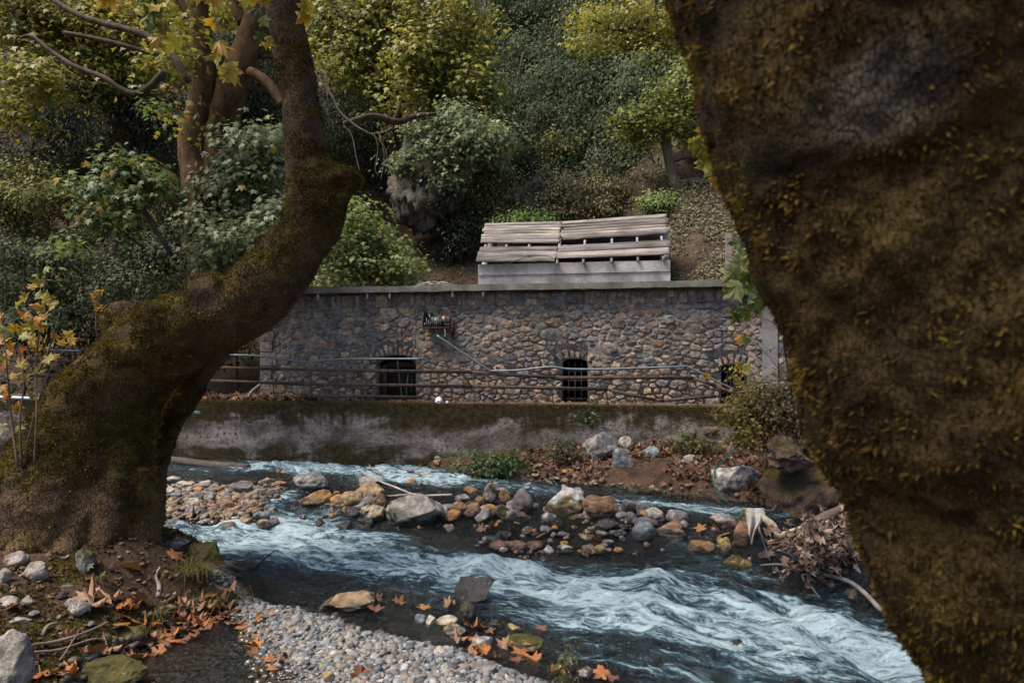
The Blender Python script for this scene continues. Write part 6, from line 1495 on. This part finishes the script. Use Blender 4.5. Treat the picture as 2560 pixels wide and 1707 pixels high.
tuft('grass_tuft', 'small tuft of grass among curled leaves on the left bank', 385, 1535, 170, .20, GR, 3, .07)
tuft('grass_tuft', 'short grass tuft in front of the mossy bank top', 450, 1350, 160, .18, GR[:3], 4, .10)
tuft('grass_tuft', 'thin dry stalks drooping from the far bank to the water', 1740, 1232, 120, .5, [(.28, .23, .17), (.2, .15, .1)], 5, .16, lean=(.4, -.9, -.3))
tuft('grass_tuft', 'pale dry grass hanging at the far bank edge', 1600, 1225, 140, .35, [(.22, .2, .14), (.12, .12, .06)], 6, .14, lean=(0, -.6, -.2))
# moss cover of the left bank
n = 110000; X = rng.uniform(-7, -2.7, n); Y = rng.uniform(4.6, 9.2, n); d = sdf_poly(X, Y, SHORE_L); nn = n2(X, Y, .9, 31, 4) + .25 * n2(X, Y, 4, 35, 2); k = (d > .05) & (nn > -.06); X, Y = X[k], Y[k]
P = np.stack([X, Y, land_z(X, Y) - .004], 1); mc = np.array([[.085, .07, .014], [.05, .042, .010], [.11, .085, .018], [.09, .055, .02]])[rng.integers(0, 4, len(X))] * rng.uniform(.6, 1.2, (len(X), 1))
V, F, cc = stamp(*BLADE, P, frames(np.array([0, -.1, 1]) + rng.normal(0, .5, P.shape), rng), np.stack([rng.uniform(.010, .02, len(X))] * 2 + [rng.uniform(.012, .035, len(X))], 1), mc)
ob('bank_moss', mesh_np('bank_moss', V, F, cc, mats=M['moss']), kind='stuff', label='olive moss cover of the left bank')
# leafy weeds
def weed(name, label, boxpx, Y, n, size, pal, seed, cat='plant', clump=.12, per=10, tmpl=PLANE_MID, stems=5):
    x0, y0, x1, y1 = boxpx; c = W((x0 + x1) / 2, y1, Y); rg = np.random.default_rng(seed); t = thing(name, label, cat, tuple(c)); 
    bl = [PB((x0 + x1) / 2 + rg.uniform(-.3, .3) * (x1 - x0), (y0 + y1) / 2 + rg.uniform(-.2, .2) * (y1 - y0), (x1 - x0) * .28, (y1 - y0) * .34, Y + rg.normal(0, .1)) for _ in range(6)]
    for i in range(stems):
        q = bl[i % 6]; p0 = np.array(c) + [rg.normal(0, .12), rg.normal(0, .08), -.08]; V, F = sweep(np.array([p0, (p0 + np.array(q[:3])) / 2 + rg.normal(0, .04, 3), np.array(q[:3]) + [0, 0, q[5]]]), [.007, .005, .003], 5, 4)
        rel(t, ob('stem', mesh_np('stem', V, F, np.tile([.08, .06, .035], (len(V), 1)), True, mats=M['deadwood']), t))
    rel(t, make_crown('foliage', t, bl, n, size, pal, seed, tmpl=tmpl, clump=clump, per=per)); return t
GW = [(.03, .055, .018), (.05, .085, .026), (.075, .12, .035), (.10, .15, .045)]
weed('leafy_weed', 'dark green leafy plants on the far bank below the wall', (1110, 1118, 1330, 1190), 13.0, 1100, .075, GW, 1, clump=.14)
weed('leafy_weed', 'grey green thin weed climbing the wall left of the big boulder', (1370, 1075, 1450, 1150), 13.0, 500, .05, [(.04, .05, .025), (.06, .075, .035), (.09, .10, .05)], 2)
weed('leafy_weed', 'small green creeper hanging on the wall top', (1450, 1015, 1500, 1075), 13.75, 70, .08, GW, 3, stems=3)
weed('leafy_weed', 'tiny green plant growing on the mossy left bank', (232, 1405, 284, 1440), 6.2, 14, .07, FRESH, 4, clump=.05, per=4, stems=4)
weed('leafy_weed', 'low green seedlings beside the slanting grey rock', (90, 1525, 160, 1545), 5.9, 40, .035, FRESH, 5, clump=.05, per=5, stems=3)
weed('leafy_weed', 'slim dark weed at the bottom of the gravel bank', (1400, 1600, 1440, 1707), 5.0, 160, .035, [(.03, .04, .012), (.05, .065, .016), (.08, .09, .02)], 6, clump=.05, per=6, tmpl=OVAL)
weed('leafy_weed', 'small green weed on the terrace below the left window', (1475, 980, 1500, 1015), 14.2, 60, .06, FRESH, 7, stems=2, clump=.06, per=6)
weed('wild_bush', 'straggly yellow green bush at the right end of the railing', (1790, 950, 2010, 1110), 10.8, 3600, .06, [(.07, .065, .015), (.12, .10, .018), (.19, .14, .02), (.12, .065, .025)], 8, cat='bush', clump=.16, per=12, stems=16)
weed('wild_bush', 'brown twiggy bush against the near trunk', (1880, 880, 2080, 1090), 10.4, 4200, .055, [(.045, .04, .018), (.08, .055, .025), (.10, .075, .03)], 9, cat='bush', clump=.2, per=10, stems=24)
weed('leafy_weed', 'yellowish shoots in front of the right window', (1800, 895, 1880, 985), 12.4, 110, .07, [(.16, .14, .03), (.25, .19, .04), (.3, .17, .05)], 10, stems=6, clump=.1, per=6)
weed('leafy_weed', 'green fern patch on the bank by the hose', (1700, 1085, 1800, 1140), 12.6, 500, .06, [(.05, .06, .015), (.08, .09, .02), (.12, .11, .03)], 11)

# ------------------------------------------------------------------ driftwood, cloth, hose
def wood(name, label, paths, col, cat='branch', mat='deadwood'):
    t = thing(name, label, cat, tuple(np.array(paths[0][0][:3])))
    for i, p in enumerate(paths):
        p = np.array(p); V, F = sweep(p[:, :3], p[:, 3], 7, 5, wob=.15, seed=i); nm = 'limb' if i == 0 else 'twig'
        rel(t, ob(nm, mesh_np(nm, V, F, np.array(col) * (1 + .35 * fbm(V * 9, 3, i))[:, None], True, mats=M[mat]), t))
    return t
def GP(px, py, r, dz=0.0, Y=None):
    h = ground_hit(px, py) if Y is None else W(px, py, Y); return (h[0], h[1], h[2] + dz, r)
wood('sunken_log', 'dark log lying in the far channel beside the leaning trunk', [[GP(400, 1152, .085, .05), GP(450, 1158, .085, .05), GP(520, 1166, .08, .04), GP(600, 1170, .075, .03), GP(622, 1172, .07, .03)]], (.075, .06, .052), 'log')
wood('bleached_branch', 'bleached forked branch lying over stones left of the biggest boulder', [[GP(902, 1175, .008, 0, 11.6), GP(945, 1200, .012, 0, 11.2), GP(985, 1216, .016, 0, 10.9), GP(1030, 1234, .014, 0, 10.6), GP(1060, 1238, .012, 0, 10.5), GP(1130, 1236, .018, 0, 10.4)], [GP(945, 1200, .009, 0, 11.2), GP(935, 1180, .007, 0, 11.3), GP(922, 1160, .004, 0, 11.4)], [GP(955, 1203, .008, 0, 11.2), GP(956, 1180, .005, 0, 11.2), GP(954, 1163, .003, 0, 11.2)], [GP(970, 1239, .008, 0, 10.7), GP(1010, 1236, .01, 0, 10.6), GP(1050, 1232, .006, 0, 10.6)]], (.36, .31, .27))
wood('dark_stick', 'thin black stick poking out of the stream by the grass tip', [[GP(625, 1430, .013), GP(655, 1402, .010, 0, 7.85), GP(685, 1378, .007, 0, 7.9)]], (.025, .018, .015), 'stick')
wood('dark_twig', 'dark twig lying across the stones above the chute', [[GP(675, 1226, .010, .06), GP(705, 1221, .010, .10), GP(740, 1197, .006, .05)]], (.03, .022, .018), 'twig')
wood('fallen_twigs', 'bundle of dry twigs on the earth of the left bank', [[GP(75, 1630, .012, .05), GP(130, 1625, .013, .06), GP(200, 1605, .012, .06), GP(270, 1580, .008, .08)], [GP(80, 1640, .010, .03), GP(150, 1640, .011, .05), GP(240, 1615, .008, .06), GP(285, 1625, .004, .04)], [GP(105, 1600, .016, .03), GP(120, 1580, .014, .05), GP(145, 1572, .008, .05)], [GP(150, 1660, .006, .03), GP(170, 1640, .006, .06), GP(195, 1600, .004, .06)], [GP(80, 1645, .005, .02), GP(110, 1670, .005, .01), GP(125, 1690, .003, .02)], [GP(90, 1650, .005, .02), GP(100, 1680, .004, .02), GP(95, 1700, .003, .02)]], (.16, .12, .10), 'twigs')
wood('exposed_root', 'grey exposed root end hanging from the left bank', [[GP(395, 1500, .022, .03), GP(398, 1475, .020, .04), GP(390, 1450, .012, .04), GP(400, 1425, .01, .03)]], (.22, .18, .16), 'root')
wood('dead_branch', 'long dead branch reaching down from the debris pile into the shallows', [[GP(1895, 1300, .012, .10), GP(1900, 1345, .015, .08), GP(1935, 1385, .018, .08), GP(1975, 1400, .02, .08), GP(2040, 1440, .024, .06), GP(2130, 1468, .026, .05), GP(2210, 1540, .028, .04)], [GP(1905, 1300, .01, .14, 8.6), GP(1930, 1275, .008, 0, 8.7), GP(1940, 1262, .006, 0, 8.7)], [GP(1900, 1350, .01, .1), GP(1925, 1410, .006, .05)], [GP(1900, 1418, .01, .03), GP(1960, 1420, .012, .04), GP(2010, 1450, .010, .03), GP(2050, 1500, .006, .02)], [GP(2000, 1425, .012, .06), GP(2035, 1415, .01, .1), GP(2075, 1390, .008, .14), GP(2120, 1375, .005, .16)], [GP(2035, 1412, .012, .1), GP(2015, 1385, .010, .14), GP(1998, 1370, .008, .16)], [GP(1978, 1422, .022, .05), GP(1990, 1400, .022, .1), GP(2002, 1375, .02, .16)]], (.20, .17, .155))
deb = thing('debris_pile', 'pile of dead leaves and torn bark caught against the right bank', 'debris', tuple(ground_hit(2030, 1400)))
mb = MB(); rng = np.random.default_rng(88)
for i in range(26):
    a = W(rng.uniform(1915, 1970), rng.uniform(1345, 1385), 8.1 + rng.normal(0, .08)); b = W(rng.uniform(2010, 2090), rng.uniform(1290, 1330), 8.4 + rng.normal(0, .1)); m = (a + b) / 2 + rng.normal(0, .03, 3) + [0, 0, -.03]
    V, F = sweep(np.array([a, m, b]), [.008, .022, .014], 6, 5, wob=.3, seed=i); mb.add(V, F, np.array([(.14, .085, .06), (.10, .065, .05), (.32, .24, .16)][i % 3]))
rel(deb, ob('torn_bark', mb.mesh('torn_bark', M['deadwood'], True), deb))
V, F = sweep(np.array([WR(1990, 1345, 22, 8.3)[:3], WR(2040, 1310, 18, 8.4)[:3], WR(2085, 1285, 16, 8.4)[:3], WR(2110, 1262, 8, 8.4)[:3]]), [.11, .09, .075, .03], 9, 5, wob=.4, seed=5); rel(deb, ob('root_stump', mesh_np('root_stump', V, F, np.tile([.10, .066, .055], (len(V), 1)), True, mats=M['deadwood']), deb))
n = 520; px = rng.normal(2055, 50, n); py = 1370 + rng.normal(0, 34, n); Yd = 8.0 + rng.normal(0, .18, n)
P = np.stack([(px - 1280) / FPX * Yd, Yd, EYE - (py - HOR) / FPX * Yd], 1); q = np.maximum(water_z(P[:, 0], P[:, 1]), land_z(P[:, 0], P[:, 1])) + .01; P[:, 2] = np.maximum(P[:, 2], q)
o = litter('dead_leaves', P, np.array([0, -.8, .4]) + rng.normal(0, .6, P.shape), .105, [(.26, .17, .13), (.20, .13, .10), (.15, .09, .065), (.32, .23, .18)], None, 89, PLANE_MID, 1.1, deb); rel(deb, o)
# white cloth hanging over the tall stone
cl = thing('white_cloth', 'dirty white cloth draped over a stone at the right of the row', 'cloth', tuple(W(1885, 1380, 8.5)))
U_, V_, Fq = grid_xy(np.linspace(0, 1, 22), np.linspace(0, 1, 30)); xs_ = 1862 + U_ * 48 * (1 - .72 * sstep(.25, 1.0, V_)) + V_ * 10; ys_ = 1270 + V_ * (62 + 28 * np.sin(U_ * 3.1))
Yc = 8.62 - .16 * V_ + .05 * np.sin(U_ * 14 + V_ * 3) * (.3 + V_) + .18 * sstep(.25, 0, V_); P = np.stack([(xs_ - 1280) / FPX * Yc, Yc, EYE - (ys_ - HOR) / FPX * Yc], 1)
col = np.tile([.34, .315, .29], (len(P), 1)); st = sstep(.05, .35, fbm(np.stack([U_ * 5, V_ * 2.5, U_ * 0], 1), 3, 4) + .35 * V_ - .1)[:, None]; col = col * (1 - st * .6) + np.array([.20, .11, .06]) * st * .6
co = ob('draped_sheet', mesh_np('draped_sheet', P, Fq, col, True, mats=M['cloth']), cl); rel(cl, co); sm = co.modifiers.new('thick', 'SOLIDIFY'); sm.thickness = .006
P2 = [W(1905, 1290, 8.6), W(1925, 1310, 8.5), W(1950, 1335, 8.4), W(1985, 1330, 8.35), W(2005, 1318, 8.35)]
V, F = sweep(np.array(P2), [.03, .05, .045, .05, .02], 12, 5, wob=.6, seed=3); rel(cl, ob('twisted_end', mesh_np('twisted_end', V, F, np.tile([.36, .29, .22], (len(V), 1)), True, mats=M['cloth']), cl))
hs = thing('green_hose', 'thin dark green hose running down the bank past the pale topped boulder', 'hose', tuple(W(1785, 1200, 11.0)))
P = [W(1888, 1045, 12.0), W(1850, 1100, 11.6), W(1815, 1145, 11.2), W(1790, 1170, 10.6), W(1784, 1200, 10.4), W(1795, 1230, 10.3), W(1820, 1255, 10.2)]
V, F = sweep(np.array(P), .014, 8, 6); rel(hs, ob('hose_run', mesh_np('hose_run', V, F, np.tile([.012, .075, .06], (len(V), 1)), True, mats=M['plastic']), hs))
# low rubble wall and stick in the passage left of the house
lw = thing('rubble_wall', 'low dark rubble wall in the passage left of the house', 'wall', (0, 14, 0), rotz=-TH)
k = 0
for r in range(3):
    for cidx in range(9):
        ob('stone', rock_mesh('stone', (.20, .16, .12), 1200 + k, (.10, .085, .08), 1), lw, loc=(UL - 2.3 + cidx * .33 + .16 * (r % 2), 3.3, 1.36 + r * .21)); k += 1
wood('pale_stick', 'pale dry stick leaning by the left corner of the house', [[(*W(618, 998, 15.6), .03), (*W(628, 980, 15.6), .035), (*W(645, 965, 15.6), .03), (*W(668, 945, 15.7), .015)]], (.34, .27, .21), 'stick')
# bare vines hanging before the dark slope
def vines(px, label, Y, col=(.15, .115, .085)):
    wood('bare_vine', label, [[(*W(x, y, Y + .02 * i), r) for i, (x, y) in enumerate(p)] for p, r in px], col, 'vine')
vines([([(775, 170), (800, 200), (830, 240), (850, 280), (890, 315), (925, 335)], .022), ([(925, 335), (960, 330), (980, 320)], .014), ([(860, 315), (880, 340), (890, 390), (900, 430)], .012), ([(935, 335), (945, 370), (938, 420), (945, 440)], .008), ([(928, 335), (955, 360), (960, 400), (952, 450)], .008), ([(945, 330), (965, 380), (968, 430)], .006)], 'bare vines hanging in the dark behind the upright mossy stem', 14.5)
# grey limestone outcrops
def cliff(label, x0, y0, x1, y1, Y, seed, col, d=1.2):
    a, b = W(x0, y0, Y), W(x1, y1, Y); s = (b - a) / 2; V, F = ICO[4]; V = V.copy()
    V = V * (1 + .55 * fbm(V * 1.7 + seed, 5, seed, .6)[:, None]); rid = np.abs(fbm(V * np.array([4, 4, 1.3]) + seed, 5, seed + 3)); V = V * (1 - .5 * rid[:, None]) + .12 * np.round(fbm(V * 2.3 + 9, 2, seed + 8) * 4)[:, None] / 4 * np.array([1, 1, .3]); V = V * np.array([abs(s[0]), d, abs(s[2])])
    return ob('rock_outcrop', mesh_np('rock_outcrop', V, F, np.array(col) * (1 + .4 * fbm(V * 1.2, 4, seed + 5))[:, None], True, mats=M['cliff']), None, label, 'cliff', None, None, tuple((a + b) / 2))
cliff('grey furrowed limestone cliff above the roof', 975, 345, 1150, 590, 21.6, 3, (.12, .105, .095))
cliff('pale limestone face behind the patchy plane trunk', 1600, 330, 1740, 490, 25.5, 5, (.26, .25, .245))
cliff('flat mossy ledge stone under the trees at far left', 330, 610, 470, 690, 16.6, 9, (.10, .08, .07), .5)
